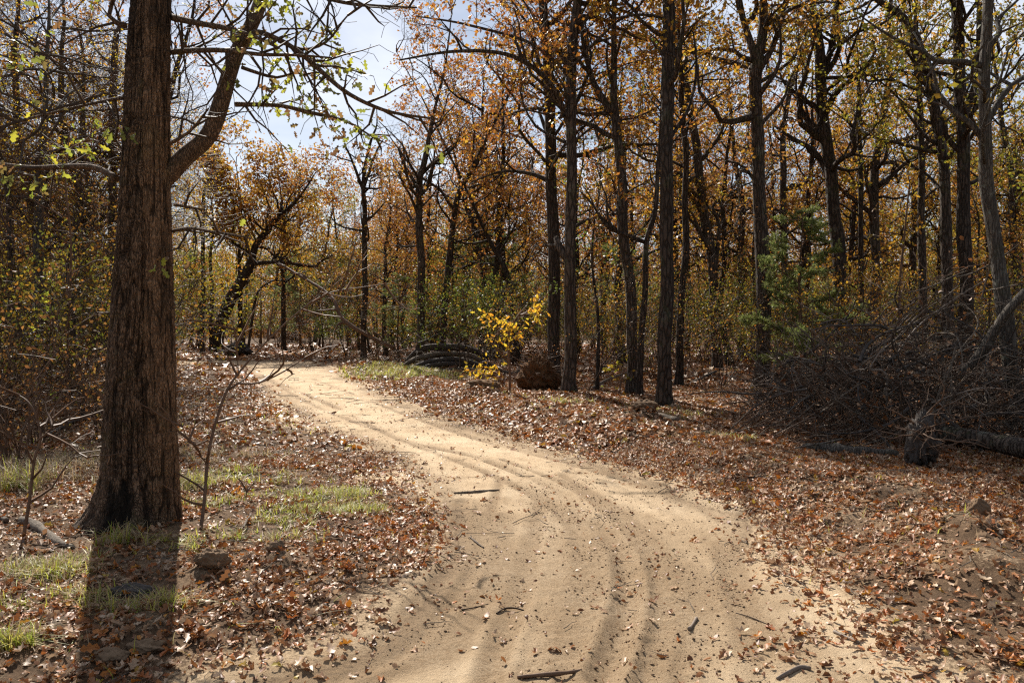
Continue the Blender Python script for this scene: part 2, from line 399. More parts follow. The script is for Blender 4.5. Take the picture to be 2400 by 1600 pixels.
M['cedar'] = leaf_mat('cedar_foliage', [(0, (.12, .16, .04)), (.6, (.22, .26, .075)), (1, (.36, .38, .14))], .5, .6, 1.3, .2)
M['litter'] = leaf_mat('fallen_leaf', [(0, (.14, .058, .022)), (.25, (.28, .11, .036)), (.45, (.41, .205, .095)), (.62, (.60, .44, .29)), (.72, (.38, .165, .06)), (.85, (.46, .14, .035)), (.96, (.55, .20, .025)), (1, (.50, .38, .06))], .2, .5, 1.25, .35)
M['grass'] = leaf_mat('grass_blade', [(0, (.56, .44, .16)), (.35, (.58, .54, .10)), (.7, (.42, .48, .06)), (1, (.22, .30, .04))], .4, .5, 1.4, .4)
M['straw'] = leaf_mat('dry_grass_blade', [(0, (.40, .27, .15)), (.6, (.48, .36, .22)), (1, (.30, .28, .10))], .35, .6, 1.3, .3)

def ground_mat():
    m, nt, b, o = new_mat('sandy_forest_soil')
    v = coords(nt, (1, 1, 1), 'Object')
    s = attr(nt, 'sand'); d = attr(nt, 'disturb')
    n1 = noise(nt, v, 1.3, 5, .6); n2 = noise(nt, v, 45, 6, .75); n3 = noise(nt, v, 210, 3, .75)
    sand = ramp(nt, [(.3, (.34, .235, .14)), (.45, (.53, .385, .235)), (.58, (.66, .505, .33)), (.75, (.74, .59, .41))], math_(nt, 'ADD', math_(nt, 'MULTIPLY', n1, .55), math_(nt, 'MULTIPLY', n2, .45)))
    crumb = ramp(nt, [(.35, (.10, .062, .035)), (.6, (.27, .18, .10))], n2)
    soil = ramp(nt, [(.3, (.04, .024, .014)), (.5, (.13, .08, .045)), (.62, (.27, .175, .10)), (.75, (.40, .28, .17))], math_(nt, 'ADD', math_(nt, 'MULTIPLY', n1, .5), math_(nt, 'MULTIPLY', n2, .5)))
    df = math_(nt, 'MULTIPLY', d, math_(nt, 'MINIMUM', math_(nt, 'MULTIPLY', math_(nt, 'MAXIMUM', math_(nt, 'SUBTRACT', n2, .44), 0), 11), 1))
    df = math_(nt, 'MAXIMUM', df, math_(nt, 'MULTIPLY', d, .55))
    sand = mixc(nt, math_(nt, 'MINIMUM', df, .9), sand, crumb)
    st = noise(nt, coords(nt, (1, .45, 1)), 5, 6, .7); stf = math_(nt, 'MULTIPLY', math_(nt, 'MAXIMUM', math_(nt, 'SUBTRACT', st, .52), 0), 3.2)
    sand = mixc(nt, math_(nt, 'MINIMUM', stf, .6), sand, (.27, .18, .10))
    sf = math_(nt, 'ADD', s, math_(nt, 'MULTIPLY', math_(nt, 'SUBTRACT', n2, .5), 1.1))
    sfc = nt.nodes.new('ShaderNodeMapRange'); nt.links.new(sf, sfc.inputs[0]); sfc.inputs[1].default_value = .3; sfc.inputs[2].default_value = .7
    col = mixc(nt, sfc.outputs[0], soil, sand)
    sp = math_(nt, 'MULTIPLY', math_(nt, 'GREATER_THAN', n3, .60), math_(nt, 'GREATER_THAN', n1, .5))
    col = mixc(nt, math_(nt, 'MULTIPLY', sp, .4), col, (.12, .08, .05))
    nt.links.new(col, b.inputs['Base Color']); b.inputs['Roughness'].default_value = .95; b.inputs['Specular IOR Level'].default_value = .15
    hh = math_(nt, 'ADD', math_(nt, 'MULTIPLY', n2, .8), math_(nt, 'MULTIPLY', n3, .5))
    bump(nt, hh, .014, 1.0, b)
    return m
M['ground'] = ground_mat()

# ------------------------------------------------------------------ ground sheet and the dirt road cut out of it
def steps(lo, hi, f):
    o = [0.0]
    while o[-1] < hi: o.append(o[-1] + f(o[-1]))
    q = [0.0]
    while q[-1] > lo: q.append(q[-1] - f(q[-1]))
    return np.array(q[:0:-1] + o)
gx = steps(-420, 420, lambda x: .022 * (1 + max(0, abs(x) - 1.5) / 2.2) if abs(x) < 60 else 12)
gy = steps(-60, 520, lambda y: (.03 if y < 2.2 else max(.018, .0062 * y)) if 0 <= y < 70 else (14 if y >= 70 else .3 + .25 * abs(y)))
X, Y = np.meshgrid(gx, gy); xs, ys = X.ravel(), Y.ravel()
near = (np.abs(xs) < 40) & (ys > -8) & (ys < 60)
Z = np.zeros(xs.shape); Z[near] = H(xs[near], ys[near]); Z[~near] = H(xs[~near], ys[~near], False)
SD = sdroad(xs, ys); RH, RA = rut(xs, ys)
left_side = xs < 0.2 * (ys - 5)
patch = np.exp(-(((xs - gnd(870, 1105)[0]) / .55) ** 2 + ((ys - gnd(870, 1105)[1]) / .45) ** 2)) \
    + .45 * np.exp(-(((xs + 8) / 2.2) ** 2 + ((ys - 33) / 1.3) ** 2)) + .3 * np.exp(-(((xs + 13.5) / 2.5) ** 2 + ((ys - 27.5) / 1.5) ** 2)) \
    + .8 * np.exp(-(((xs - gnd(1850, 1400)[0]) / .35) ** 2 + ((ys - gnd(1850, 1400)[1]) / .6) ** 2)) \
    + .6 * np.exp(-(((xs - gnd(650, 950)[0]) / 1.2) ** 2 + ((ys - gnd(650, 950)[1]) / 4) ** 2))
sand = np.clip(.5 - SD / .35 * .5 + (.30 + .22 * (xs > 0) * (ys < 9) * (1 + .8 * fbm(xs * 2.2, ys * 2.2, 3, 64))) * (SD > 0) * (ys < 26) + patch * .75 + np.where(SD > 0, .28 * fbm(xs * .8, ys * .8, 3, 61), 0), 0, 1)
for (mx_, my_), r_, hh in MOUNDS: sand = np.maximum(sand, .40 * np.exp(-((xs - mx_) ** 2 + (ys - my_) ** 2) / (r_ * r_)))
dist_ = np.clip(RA * 1.15 + disturbed(xs, ys) * .9 + .6 * np.exp(-((SD + .1) / .22) ** 2) + .8 * np.exp(-((SD + .22) / .22) ** 2) * (xs < .3) * (ys < 6.5) + .5 * np.clip(fbm(xs * 1.1, ys * .7, 3, 62) - .05, 0, 1), 0, 1)
nx_, ny_ = len(gx), len(gy)
i = (np.arange(ny_ - 1)[:, None] * nx_ + np.arange(nx_ - 1)[None]).ravel()
Q = np.stack([i, i + 1, i + nx_ + 1, i + nx_], 1)
fsd = SD[Q].mean(1); isroad = (fsd < 0)
V = np.stack([xs, ys, Z], 1)
for nm, sel in (('ground', ~isroad), ('dirt_road', isroad)):
    q = Q[sel]; used = np.unique(q); rem = np.full(len(V), -1); rem[used] = np.arange(len(used))
    mb = MB(); mb.add(V[used], rem[q])
    o = link(nm, mb.mesh(nm, M['ground'], True, {'sand': sand[used], 'disturb': dist_[used]}))
    tag(o, {'ground': 'brown sandy forest floor on both sides of the track', 'dirt_road': 'pale sandy dirt road with wheel ruts curving left into the woods'}[nm], nm.replace('_', ' '), None, 'structure')
print('ground verts', len(V))

# ------------------------------------------------------------------ tree growing
def nrm(v):
    l = math.sqrt(v[0] * v[0] + v[1] * v[1] + v[2] * v[2]) + 1e-9
    return (v[0] / l, v[1] / l, v[2] / l)
def cross(a, b): return (a[1] * b[2] - a[2] * b[1], a[2] * b[0] - a[0] * b[2], a[0] * b[1] - a[1] * b[0])
class Tree:
    def __init__(s, seed, **P):
        s.r = random.Random(seed); s.rng = np.random.default_rng(seed); s.tubes = []; s.segs = []; s.leafs = []
        s.P = dict(thin=.68, wob=.40, up=.09, ang=(38, 75), ratio=.52, levels=3, seg=(.35, .28, .2, .11), dens=(0, 2.8, 5.4, 8.5), leafs=5, ends=.25, rmin=.0035, keep=None, minl=.18)
        s.P.update(P)
    def child_dir(s, d, ang, az=None):
        a = cross(d, (0.01, .02, 1) if abs(d[2]) < .95 else (1, 0.02, 0)); a = nrm(a); b = cross(d, a)
        az = s.r.uniform(0, 2 * math.pi) if az is None else az
        ca, sa = math.cos(ang), math.sin(ang); c, q = math.cos(az), math.sin(az)
        return nrm(tuple(d[k] * ca + sa * (a[k] * c + b[k] * q) for k in range(3)))
    def grow(s, p, d, r, L_, lev):
        P = s.P; rr = s.r
        if P['keep'] and not P['keep'](p, d, L_): return
        sl = P['seg'][min(lev, 3)]; n = max(2, int(L_ / sl)); st = L_ / n
        last = lev >= P['levels']
        pts = [p]; rad = [r]; w = P['wob'] * (1 + .25 * lev)
        r0 = r
        for i in range(n):
            t = (i + 1) / n
            d = nrm((d[0] + rr.gauss(0, w) * .6, d[1] + rr.gauss(0, w) * .6, d[2] + rr.gauss(0, w) * .5 + P['up'] * (1 if lev < 3 else .5)))
            p2 = (p[0] + d[0] * st, p[1] + d[1] * st, p[2] + d[2] * st)
            r2 = max(P['rmin'], r0 * (1 - t * (1 - P['ends'])))
            if p2[2] < .15: break
            pts.append(p2); rad.append(r2)
            if not last and t > .18:
                k = P['dens'][min(lev, 3)] * st * (.5 + t)
                while k > 0:
                    if rr.random() < k:
                        cl = max(P['minl'], L_ * P['ratio'] * rr.uniform(.55, 1.1) * (1.15 - t * .6))
                        ang = R(rr.uniform(*P['ang']))
                        s.grow(p2, s.child_dir(d, ang), min(r2 * .75, max(P['rmin'], r2 * rr.uniform(.4, .62))), cl, lev + 1)
                    k -= 1
            if last and P['leafs'] and t > .35: s.leafs.append((*p2, *d))
            p = p2; r = r2
        if not last and lev + 1 >= P['levels'] - 1 and P['leafs']: s.leafs.append((*p, *d))
        if rad[0] > .022 and len(pts) > 2: s.tubes.append((pts, rad))
        else:
            for a in range(len(pts) - 1): s.segs.append((*pts[a], *pts[a + 1], rad[a], rad[a + 1]))
    def limbs(s, path, rad, h0, count, Lr, az=None, rfac=.5, angs=(45, 80), lev=1):
        """spawn limbs from a trunk path above height h0"""
        path = np.asarray(path); n = len(path)
        idx = [i for i in range(1, n - 1) if path[i][2] - path[0][2] > h0]
        if not idx: return
        for c in range(count):
            i = idx[min(len(idx) - 1, int(len(idx) * (c + s.r.random()) / count))]
            d = nrm(tuple(path[i + 1] - path[i - 1]))
            t = i / n
            a = s.child_dir(d, R(s.r.uniform(*angs)), None if az is None else s.r.uniform(*az))
            rr = min(.11, rad[i] * s.r.uniform(.3, .62) * rfac / .5)
            s.grow(tuple(path[i]), a, max(.012, rr), s.r.uniform(*Lr) * (1.15 - .55 * t), lev)
    def build(s, root, bark, leafmat, twigmat=None, origin=None, leafsize=.10, shape='dia', per=4, spread=.16, droop=.35, crown='crown', extra=None, rough=.12, sides=9):
        o = np.array(origin if origin is not None else (0, 0, 0), float)
        mb = MB()
        for k, (P, r) in enumerate(s.tubes):
            P = np.asarray(P) - o; big = max(r) > .07
            add_tube(mb, P, r, 14 if big else (8 if max(r) > .04 else 6), rough if max(r) > .03 else 0, k)
        tr = link('trunk', mb.mesh('trunk', bark), root)
        res = [tr]
        if s.segs:
            S = np.asarray(s.segs); S[:, :3] -= o; S[:, 3:6] -= o
            mb = MB(); big = S[:, 6] > .012
            add_segs(mb, S[big], 5, s.r.random()); add_segs(mb, S[~big], 3, s.r.random())
            res.append(link('branches', mb.mesh('branches', twigmat or bark), root))
        if s.leafs and per > 0:
            Lf = np.asarray(s.leafs); P = np.repeat(Lf[:, :3] - o, per, 0); A = np.repeat(Lf[:, 3:], per, 0); n = len(P); g = s.rng
            keep = g.random(n) < .82
            # clumps: some twigs have dropped their leaves
            cl = np.repeat((vn(Lf[:, 0] * 1.3 + Lf[:, 2] * .9, Lf[:, 1] * 1.3 - Lf[:, 2] * .9, 5) * .5 + .5) * 1.2 + g.random(len(Lf)) * .3, per)
            keep &= cl > s.P.get('thin', .68)
            P = P[keep]; A = A[keep]; n = len(P)
            P = P + g.normal(size=(n, 3)) * spread * .45
            A = A + g.normal(size=(n, 3)) * .8; A[:, 2] -= droop
            rn = np.clip(g.random(n) * .75 + .25 * (vn(P[:, 0] * .7, P[:, 2] * .7, 9) * .5 + .5), 0, 1)
            mb = MB(); add_leaves(mb, P, A, leafsize * g.uniform(.65, 1.2, n), g, shape, .35, None, rn)
            res.append(link(crown, mb.mesh(crown, leafmat, False), root))
        return res

GAP = [(545, -200), (910, -200), (880, 250), (760, 330), (560, 330)]
def scr(p):
    y = p[1] * CP - (p[2] - CAM_Z) * SP; z = p[1] * SP + (p[2] - CAM_Z) * CP
    if y < .1: return (9e9, 9e9)
    return ((1200 + F * p[0] / y) / K, (CY - F * z / y) / K)
def keep_std(p, d, L_):
    e = (p[0] + d[0] * L_, p[1] + d[1] * L_, p[2] + d[2] * L_)
    if e[1] < 3.5: return False
    a = scr(e)
    if 30 < e[1] < 40 and 470 < a[0] < 640 and a[1] > 560: return False
    return not (570 < a[0] < 900 and a[1] < 320)
def resample(P, rad, step, wob, seed):
    P = [np.array(p) for p in smooth_line(P, 10)]
    r = np.interp(np.linspace(0, 1, len(P)), np.linspace(0, 1, len(rad)), rad)
    s = np.concatenate([[0], np.cumsum([np.linalg.norm(P[i + 1] - P[i]) for i in range(len(P) - 1)])])
    n = max(4, int(s[-1] / step)); q = np.linspace(0, s[-1], n); A = np.array(P)
    o = np.stack([np.interp(q, s, A[:, k]) for k in range(3)], 1); rr = np.interp(q, s, r)
    h = np.clip(q / .5, 0, 1)
    o[:, 0] += wob * vn(q * .9, q * 0, seed) * h; o[:, 1] += wob * 2 * vn(q * .7, q * 0 + 9, seed) * h
    return o, rr

def bx_ok(x): return x > 0
def px_tree(label, pts, d, w, group, top=None, lean=0, leaf='gold', bark='bark', h0=3.5, n=16, Lr=(2.2, 4.2), seed=0, per=4, size=.10, extra=(), name='oak_tree', twig='twig', flare=1.55, shape='dia', P=None, spread=.15, cat='tree'):
    """pts: (px,py) up the trunk seen at distance d; w: list of widths in px along it"""
    W = [at(px, py, d + lean * k) for k, (px, py) in enumerate(pts)]
    x0, y0 = W[0][0], W[0][1]; z0 = hz(x0, y0)
    W[0] = (x0, y0, z0 - .05)
    if top: # carry the trunk on above the frame
        a, b = np.array(W[-2]), np.array(W[-1]); dv = (b - a) / np.linalg.norm(b - a)
        k = (top - b[2]) / max(.3, dv[2])
        if k > .5: W.append(tuple(b + dv * k * .5 + np.array([.1, .1, 0]))); W.append(tuple(b + dv * k)); w = list(w) + [w[-1] * .6, w[-1] * .2]
    rad = [q * K / F * d / 2 for q in w]
    path, rr = resample(W, rad, .16, .035, seed)
    hgt = path[:, 2] - z0
    rr = rr * (1 + (flare - 1) * np.exp(-np.clip(hgt, 0, 9) / .16))
    PP = dict(keep=keep_std); PP.update(P or {})
    T = Tree(seed, **PP)
    if d < 24 and bx_ok(x0): h0 *= 1.3
    T.tubes.append((path, rr))
    for ex in extra: # explicit limbs (px path, widths, distance offset at the end)
        ep, ew, eo = ex
        m = len(ep); E = [at(px, py, d + eo * k / (m - 1)) for k, (px, py) in enumerate(ep)]
        e, er = resample(E, [q * K / F * d / 2 for q in ew], .16, .03, seed + 7)
        T.tubes.append((e, er)); T.limbs(e, er, -50, max(2, int(len(e) * .16 * 1.6)), (.9, 2.0), rfac=.7, lev=2)
    T.limbs(path, rr, h0, n, Lr)
    if path[-1][2] > 5: # the very top forks
        for q in range(3): T.grow(tuple(path[-1]), T.child_dir((0, 0, 1), R(T.r.uniform(15, 40))), max(.02, rr[-1] * .8), 1.8, 1)
    root = thing(name, label, cat, (x0, y0, z0), group)
    T.build(root, M[bark], M[leaf], M[twig], (x0, y0, z0), size, shape, per, spread)
    return root

# ------------------------------------------------------------------ the big double-stemmed oak, left
def hero():
    D = 5.97; bx, by = gnd(318, 1225); z0 = hz(bx, by)
    root = thing('oak_tree', 'huge rough brown oak with two fused stems, nearest tree, standing left of the track', 'tree', (bx, by, z0))
    o = np.array((bx, by, z0)); mb = MB()
    FUR, WRM = [], []
    def stem(pts, dd, w, seed, flare, fdir, top, amp=.011, warm=0.0):
        W = [at(px, py, D + dd) for px, py in pts]; W[0] = (W[0][0], W[0][1], z0 - .12)
        rad = [q * K / F * (D + dd) / 2 for q in w]
        a, b = np.array(W[-2]), np.array(W[-1]); dv = (b - a) / np.linalg.norm(b - a)
        W.append(tuple(b + dv * (top - b[2]))); rad.append(rad[-1] * .7)
        P = [np.array(p) for p in smooth_line(W, 12)]; A = np.array(P)
        s = np.concatenate([[0], np.cumsum(np.linalg.norm(np.diff(A, axis=0), axis=1))]); n = int(s[-1] / .012); q = np.linspace(0, s[-1], n)
        A2 = np.stack([np.interp(q, s, A[:, k]) for k in range(3)], 1)
        rr = np.interp(q, np.interp(np.linspace(0, 1, len(rad)), np.linspace(0, 1, len(A)), s), rad) if False else np.interp(q, s[np.minimum(np.arange(len(rad)) * 12, len(s) - 1)], rad)
        m = 190; th = np.linspace(0, 2 * math.pi, m, endpoint=False)
        h = (A2[:, 2] - z0)[:, None]; TH = th[None]
        c, sn = np.cos(TH) * 4, np.sin(TH) * 4
        def n3(fx, fz, sd):  # periodic in the angle: blend two planes of noise
            a1 = vn(TH * fx, h * fz + 0 * TH, sd); a2 = vn((TH - 2 * math.pi) * fx, h * fz + 0 * TH, sd)
            k = np.clip((TH - 5.6) / .68, 0, 1); return a1 * (1 - k) + a2 * k
        rr2 = rr[:, None] * (1 + .035 * n3(1.3, .9, seed) + .02 * n3(3, 2.2, seed + 1))
        F1 = rr.mean() / .20
        wv = .35 * n3(2.2, 3.5, seed + 5)
        def ridge(fx, fz, sd, sh=0):
            a1 = vn((TH + wv * .25) * fx, h * fz + 0 * TH, sd); return 1 - np.abs(a1) * 2
        wv = wv + .5 * n3(5, 1.3, seed + 6); r1 = n3(8.5 * F1, 4.2, seed + 2); r1b = n3(17 * F1, 9.5, seed + 3); r1c = n3(50 * F1, 20, seed + 4)
        plate = np.clip(1 - np.abs(r1 + .6 * wv) * 4.2, 0, 1); plate2 = np.clip(1 - np.abs(r1b + .4 * wv) * 3.2, 0, 1)
        FUR.append(np.clip(plate * 1.0 + plate2 * .6, 0, 1).ravel()); WRM.append(np.full(plate.size, warm))
        disp = -amp * 1.25 * (plate ** .8) - amp * .8 * plate2 + amp * .35 * r1c
        disp += .004 * n3(8, 40, seed + 8)
        fl = np.exp(-np.clip(h, 0, 9) / .20)
        rr2 = rr2 + rr[:, None] * fl * (flare * (.35 + .9 * np.clip(np.cos(TH - fdir), 0, 1) ** 1.5) + .16 * n3(1.7, .3, seed + 9))
        rr2 = rr2 + .18 * rr[:, None] * np.exp(-np.clip(h, 0, 9) / .75) * (.4 + .6 * np.clip(np.cos(TH - fdir), 0, 1))
        rr2 = rr2 + disp
        Vv = A2[:, None] + rr2[..., None] * np.stack([np.cos(TH), np.sin(TH), 0 * TH], -1)
        i = np.arange(n - 1)[:, None] * m; k = np.arange(m)[None]
        Q = np.stack([i + k, i + (k + 1) % m, i + m + (k + 1) % m, i + m + k], -1).reshape(-1, 4)
        mb.add(Vv.reshape(-1, 3) - o, Q, .5)
        return A2, rr
    A, ra = stem([(313, 1225), (309, 1100), (306, 900), (313, 700), (322, 500), (326, 300), (327, 130), (333, 0)], 0, [150, 128, 114, 104, 92, 82, 70, 60], 11, .55, math.pi, 8.2)
    B, rb = stem([(374, 1240), (370, 1100), (367, 900), (364, 700), (360, 500), (359, 300), (361, 130), (364, 0)], -.04, [64, 70, 70, 68, 64, 60, 56, 54], 23, .2, -.4, 7.6, .006, .55)
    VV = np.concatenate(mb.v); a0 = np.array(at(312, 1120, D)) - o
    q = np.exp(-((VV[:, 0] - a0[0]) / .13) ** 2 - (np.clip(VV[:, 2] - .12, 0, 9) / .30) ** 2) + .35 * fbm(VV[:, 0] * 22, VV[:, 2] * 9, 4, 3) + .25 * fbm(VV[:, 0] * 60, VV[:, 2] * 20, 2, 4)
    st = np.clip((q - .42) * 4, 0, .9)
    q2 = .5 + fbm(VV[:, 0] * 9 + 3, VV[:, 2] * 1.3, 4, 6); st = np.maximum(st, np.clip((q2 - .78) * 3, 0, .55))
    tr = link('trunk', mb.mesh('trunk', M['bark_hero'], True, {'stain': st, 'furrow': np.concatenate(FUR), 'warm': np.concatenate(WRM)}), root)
    # limbs
    T = Tree(5, wob=.30, up=.02, seg=(.2, .16, .13, .07), dens=(0, 3.2, 5.5, 8), ratio=.5, minl=.12, rmin=.0022, ang=(30, 70))
    def limb(pts, w, dd, n=0, Lr=(.4, .9), lev=2, wob=.02, bare=False):
        m = len(pts); E = [at(px, py, D + (dd[k] if isinstance(dd, (list, tuple)) else dd)) for k, (px, py) in enumerate(pts)]
        e, er = resample(E, [q * K / F * D / 2 for q in w], .06, wob, int(pts[0][0] + pts[-1][1]))
        T.tubes.append((e, er))
        if n:
            sv = T.P['leafs']
            if bare: T.P['leafs'] = 0
            T.limbs(e, er, -50, n, Lr, rfac=.45, lev=lev); T.P['leafs'] = sv
    limb([(362, 425), (385, 402), (425, 360), (480, 310), (510, 235), (530, 170), (548, 120), (580, 60), (600, 10), (612, -40), (640, -190), (690, -300)], [40, 48, 44, 42, 40, 36, 34, 32, 33, 34, 26, 10], [.0, 0, 0, .05, .1, .15, .2, .25, .3, .3, .4, .5])
    limb([(542, 128), (585, 78), (640, 90), (690, 118), (740, 160), (800, 210), (870, 246), (930, 262), (1000, 272)], [14, 13, 12, 12, 11, 10, 9, 7, 4], [.2, .1, 0, -.1, -.2, -.3, -.3, -.3, -.3], 17, (.25, .75))
    limb([(640, 95), (700, 115), (755, 95), (800, 40), (840, 10)], [8, 7, 6, 4, 2], [0, -.05, -.1, -.2, -.2], 9, (.25, .6))
    limb([(540, 240), (600, 240), (650, 243), (700, 255), (750, 266), (800, 280), (850, 310), (900, 335)], [12, 10, 9, 9, 8, 6, 4, 2], [.1, .1, 0, 0, 0, .1, .1, .1], 9, (.12, .4))
    limb([(555, 155), (600, 170), (640, 178), (690, 165), (705, 190), (740, 165)], [9, 8, 6, 5, 4, 2], .1, 3, (.15, .3))
    limb([(395, 120), (440, 118), (520, 118), (600, 125), (680, 125), (760, 130)], [14, 12, 10, 8, 6, 3], [0, -.1, -.2, -.3, -.3, -.3], 14, (.3, .8))
    limb([(395, 40), (450, 50), (520, 62), (590, 85), (640, 110)], [16, 13, 11, 8, 5], [0, -.2, -.3, -.4, -.4], 10, (.3, .8))
    limb([(640, -60), (700, -20), (760, 0), (820, 12), (900, 18), (960, 20)], [12, 10, 9, 8, 7, 4], [.3, .2, .1, 0, 0, 0], 10, (.3, .7))
    limb([(268, 410), (220, 385), (150, 384), (60, 386), (-60, 370)], [18, 14, 13, 12, 9], [.05, .2, .3, .4, .5], 8, (.3, .8), bare=True)
    limb([(290, 60), (250, 40), (262, -20), (240, -80)], [13, 10, 8, 4], -.1, 6, (.3, .7))
    limb([(283, 225), (240, 232), (180, 245), (80, 270), (-20, 300)], [9, 7, 6, 5, 4], [-.1, -.2, -.4, -.5, -.5], 10, (.4, .9))
    limb([(398, 530), (440, 525), (490, 533), (540, 540), (580, 548)], [9, 8, 6, 5, 3], [0, -.2, -.4, -.5, -.6], 7, (.2, .45))
    limb([(400, 470), (430, 475), (470, 482)], [8, 6, 3], -.1, 2, (.2, .3))
    limb([(390, 330), (440, 300), (480, 250)], [9, 7, 4], -.2, 5, (.3, .6), bare=True)
    # fine shoots around the trunk
    for k in range(46):
        y = T.r.uniform(30, 640); sd = T.r.choice((-1, 1)); p = at(300 if sd < 0 else 385, y, D - .15)
        T.P['leafs'] = 0; T.grow(p, nrm((sd * 1.0, -.5 + T.r.gauss(0, .5), T.r.uniform(-.2, .5))), .004, T.r.uniform(.5, 1.1), 3)
    T.build(root, M['bark_hero'], M['heroleaf'], M['twig'], o, .08, 'lobed', 2, .07, .5)
    for c in root.children:
        if c.name.startswith('trunk') and c != tr: c.name = 'limbs'
    # small tuft of sprouts at the foot
    return root
hero()

# ------------------------------------------------------------------ the trees that can be told apart
RF = 'oaks along the right side of the track'
px_tree('slim dark trunk with bare crown standing at the bend, behind the small sandy clearing', [(835,830),(838,650),(837,500),(835,430),(850,330)], 28, [14,13,12,10,6], None, 9.0, leaf='rust', bark='bark_dark', h0=4, n=18, Lr=(1.5,3), seed=31, per=2, extra=[([(835,440),(810,370),(790,330)],[8,6,3],0), ([(836,430),(865,350),(880,320)],[7,5,2],0)])
px_tree('straight dark oak rising behind the heap of curved logs, pale fork at its top', [(965,805),(968,620),(962,430),(975,370),(990,290)], 26, [20,18,17,13,9], None, 11.5, leaf='rust', h0=3.6, n=22, Lr=(2,3.6), seed=32, extra=[([(963,440),(930,380),(915,340)],[10,7,3],0), ([(968,400),(1020,350),(1090,300)],[9,6,3],1)])
px_tree('leaning oak just right of the straight one behind the log heap', [(1015,790),(1030,600),(1050,450),(1090,380),(1125,300)], 27, [17,15,14,12,8], None, 11, leaf='gold', h0=3.8, n=18, Lr=(2,3.4), seed=33, bark='bark_dark')
px_tree('tall trunk behind the clay root ball, left one of the close pair', [(1275,870),(1275,600),(1265,430),(1262,200),(1245,0)], 18.5, [30,28,27,24,19], RF, 13, leaf='rust', h0=3.4, n=26, Lr=(2.4,4.6), seed=34, bark='bark_dark', extra=[([(1268,420),(1220,400),(1150,395),(1080,420)],[12,9,6,3],1)])
px_tree('tall brown trunk right of the clay root ball, broken side stub at its left', [(1308,912),(1310,700),(1308,520),(1312,300),(1318,100),(1325,0)], 15.8, [32,28,26,25,22,20], RF, 12.5, leaf='rust', h0=3.6, n=24, Lr=(2.2,4.4), seed=35, extra=[([(1308,600),(1290,575),(1276,545)],[22,18,12],.2), ([(1310,300),(1270,200),(1180,130),(1050,120),(920,140)],[13,11,9,7,3],-1.5), ([(1314,180),(1220,100),(1080,60),(960,40)],[10,8,6,3],1)])
px_tree('oak leaning left with big fork at the top, thin crooked tree at its foot', [(1452,905),(1447,700),(1432,500),(1415,300),(1408,180),(1412,0)], 16, [28,25,24,21,15,11], RF, 12, leaf='gold', h0=3.8, n=22, Lr=(2.2,4), seed=36, extra=[([(1413,270),(1370,200),(1345,110),(1330,0),(1325,-100)],[17,14,12,10,6],.5)])
px_tree('thin crooked tree with long low limb reaching left, between two thicker oaks', [(1470,912),(1478,700),(1482,560),(1505,480),(1515,380),(1520,250),(1528,120)], 15.6, [15,14,13,11,10,8,5], RF, 9, leaf='rust', bark='bark_dark', h0=2.6, n=12, Lr=(1.2,2.4), seed=37, extra=[([(1480,556),(1440,540),(1395,520),(1362,470),(1335,440)],[10,9,8,5,3],-.4)])
px_tree('straight thick dark trunk reaching the top edge, closest to the track on the right side', [(1526,938),(1528,700),(1531,400),(1533,150),(1534,0)], 14.2, [35,32,31,29,26], RF, 12.5, leaf='gold', bark='bark_dark', h0=4.2, n=24, Lr=(2,4.2), seed=38, extra=[([(1531,330),(1580,250),(1600,150),(1590,60)],[9,7,6,3],.6)])
px_tree('slender dark trunk just behind and right of the straight thick one', [(1558,885),(1565,700),(1575,500),(1572,300),(1560,100)], 19, [19,17,15,13,10], RF, 11.5, leaf='gold', bark='bark_dark', h0=4, n=18, Lr=(2,3.4), seed=39)
px_tree('oak with long sinuous grey trunk and wide foot, between the dark trunk and the cedar', [(1648,788),(1635,600),(1610,430),(1585,250),(1560,120),(1545,0)], 24, [24,22,21,17,14,12], RF, 13, leaf='gold', h0=3.5, n=22, Lr=(2.2,4), seed=40, extra=[([(1638,640),(1650,520),(1640,470),(1700,440)],[11,9,7,3],.5)])
px_tree('thick oak splitting into three upright stems, foot hidden by cedar boughs', [(1747,888),(1752,700),(1745,450),(1740,300),(1740,160),(1752,60),(1760,-60)], 17.5, [36,32,31,29,27,20,15], RF, 12.5, leaf='gold', h0=4.2, n=20, Lr=(2,4), seed=41, extra=[([(1740,175),(1722,100),(1700,20),(1690,-80)],[18,16,14,9],.3), ([(1742,165),(1775,100),(1800,20),(1815,-80)],[15,13,11,7],.2), ([(1742,430),(1700,380),(1660,370)],[9,7,3],.6)])
px_tree('thick dark oak right of the cedar, with low limb arching left', [(1938,840),(1925,600),(1910,430),(1895,300),(1885,160),(1862,0)], 21, [32,31,29,27,24,18], RF, 13, leaf='olive', bark='bark_dark', h0=4, n=22, Lr=(2.2,4.4), seed=42, extra=[([(1905,410),(1870,350),(1820,320),(1775,290)],[14,12,9,4],.8), ([(1890,170),(1912,90),(1918,0),(1925,-80)],[16,14,11,7],.4), ([(1890,180),(1960,175),(2040,160),(2110,180)],[10,8,6,3],.6)])
px_tree('thin straight pole-like trunk between the dark oak and the tangled brush', [(1978,800),(1980,600),(1975,300),(1970,150)], 23, [13,12,10,8], RF, 9.5, leaf='gold', bark='bark_dark', h0=3.5, n=12, Lr=(1.4,2.6), seed=43)
px_tree('slender oak rising behind the middle of the brush heap', [(2125,830),(2120,600),(2116,450),(2108,250),(2100,100)], 21, [19,18,16,13,10], RF, 11, leaf='olive', h0=3.5, n=16, Lr=(1.8,3.4), seed=44)
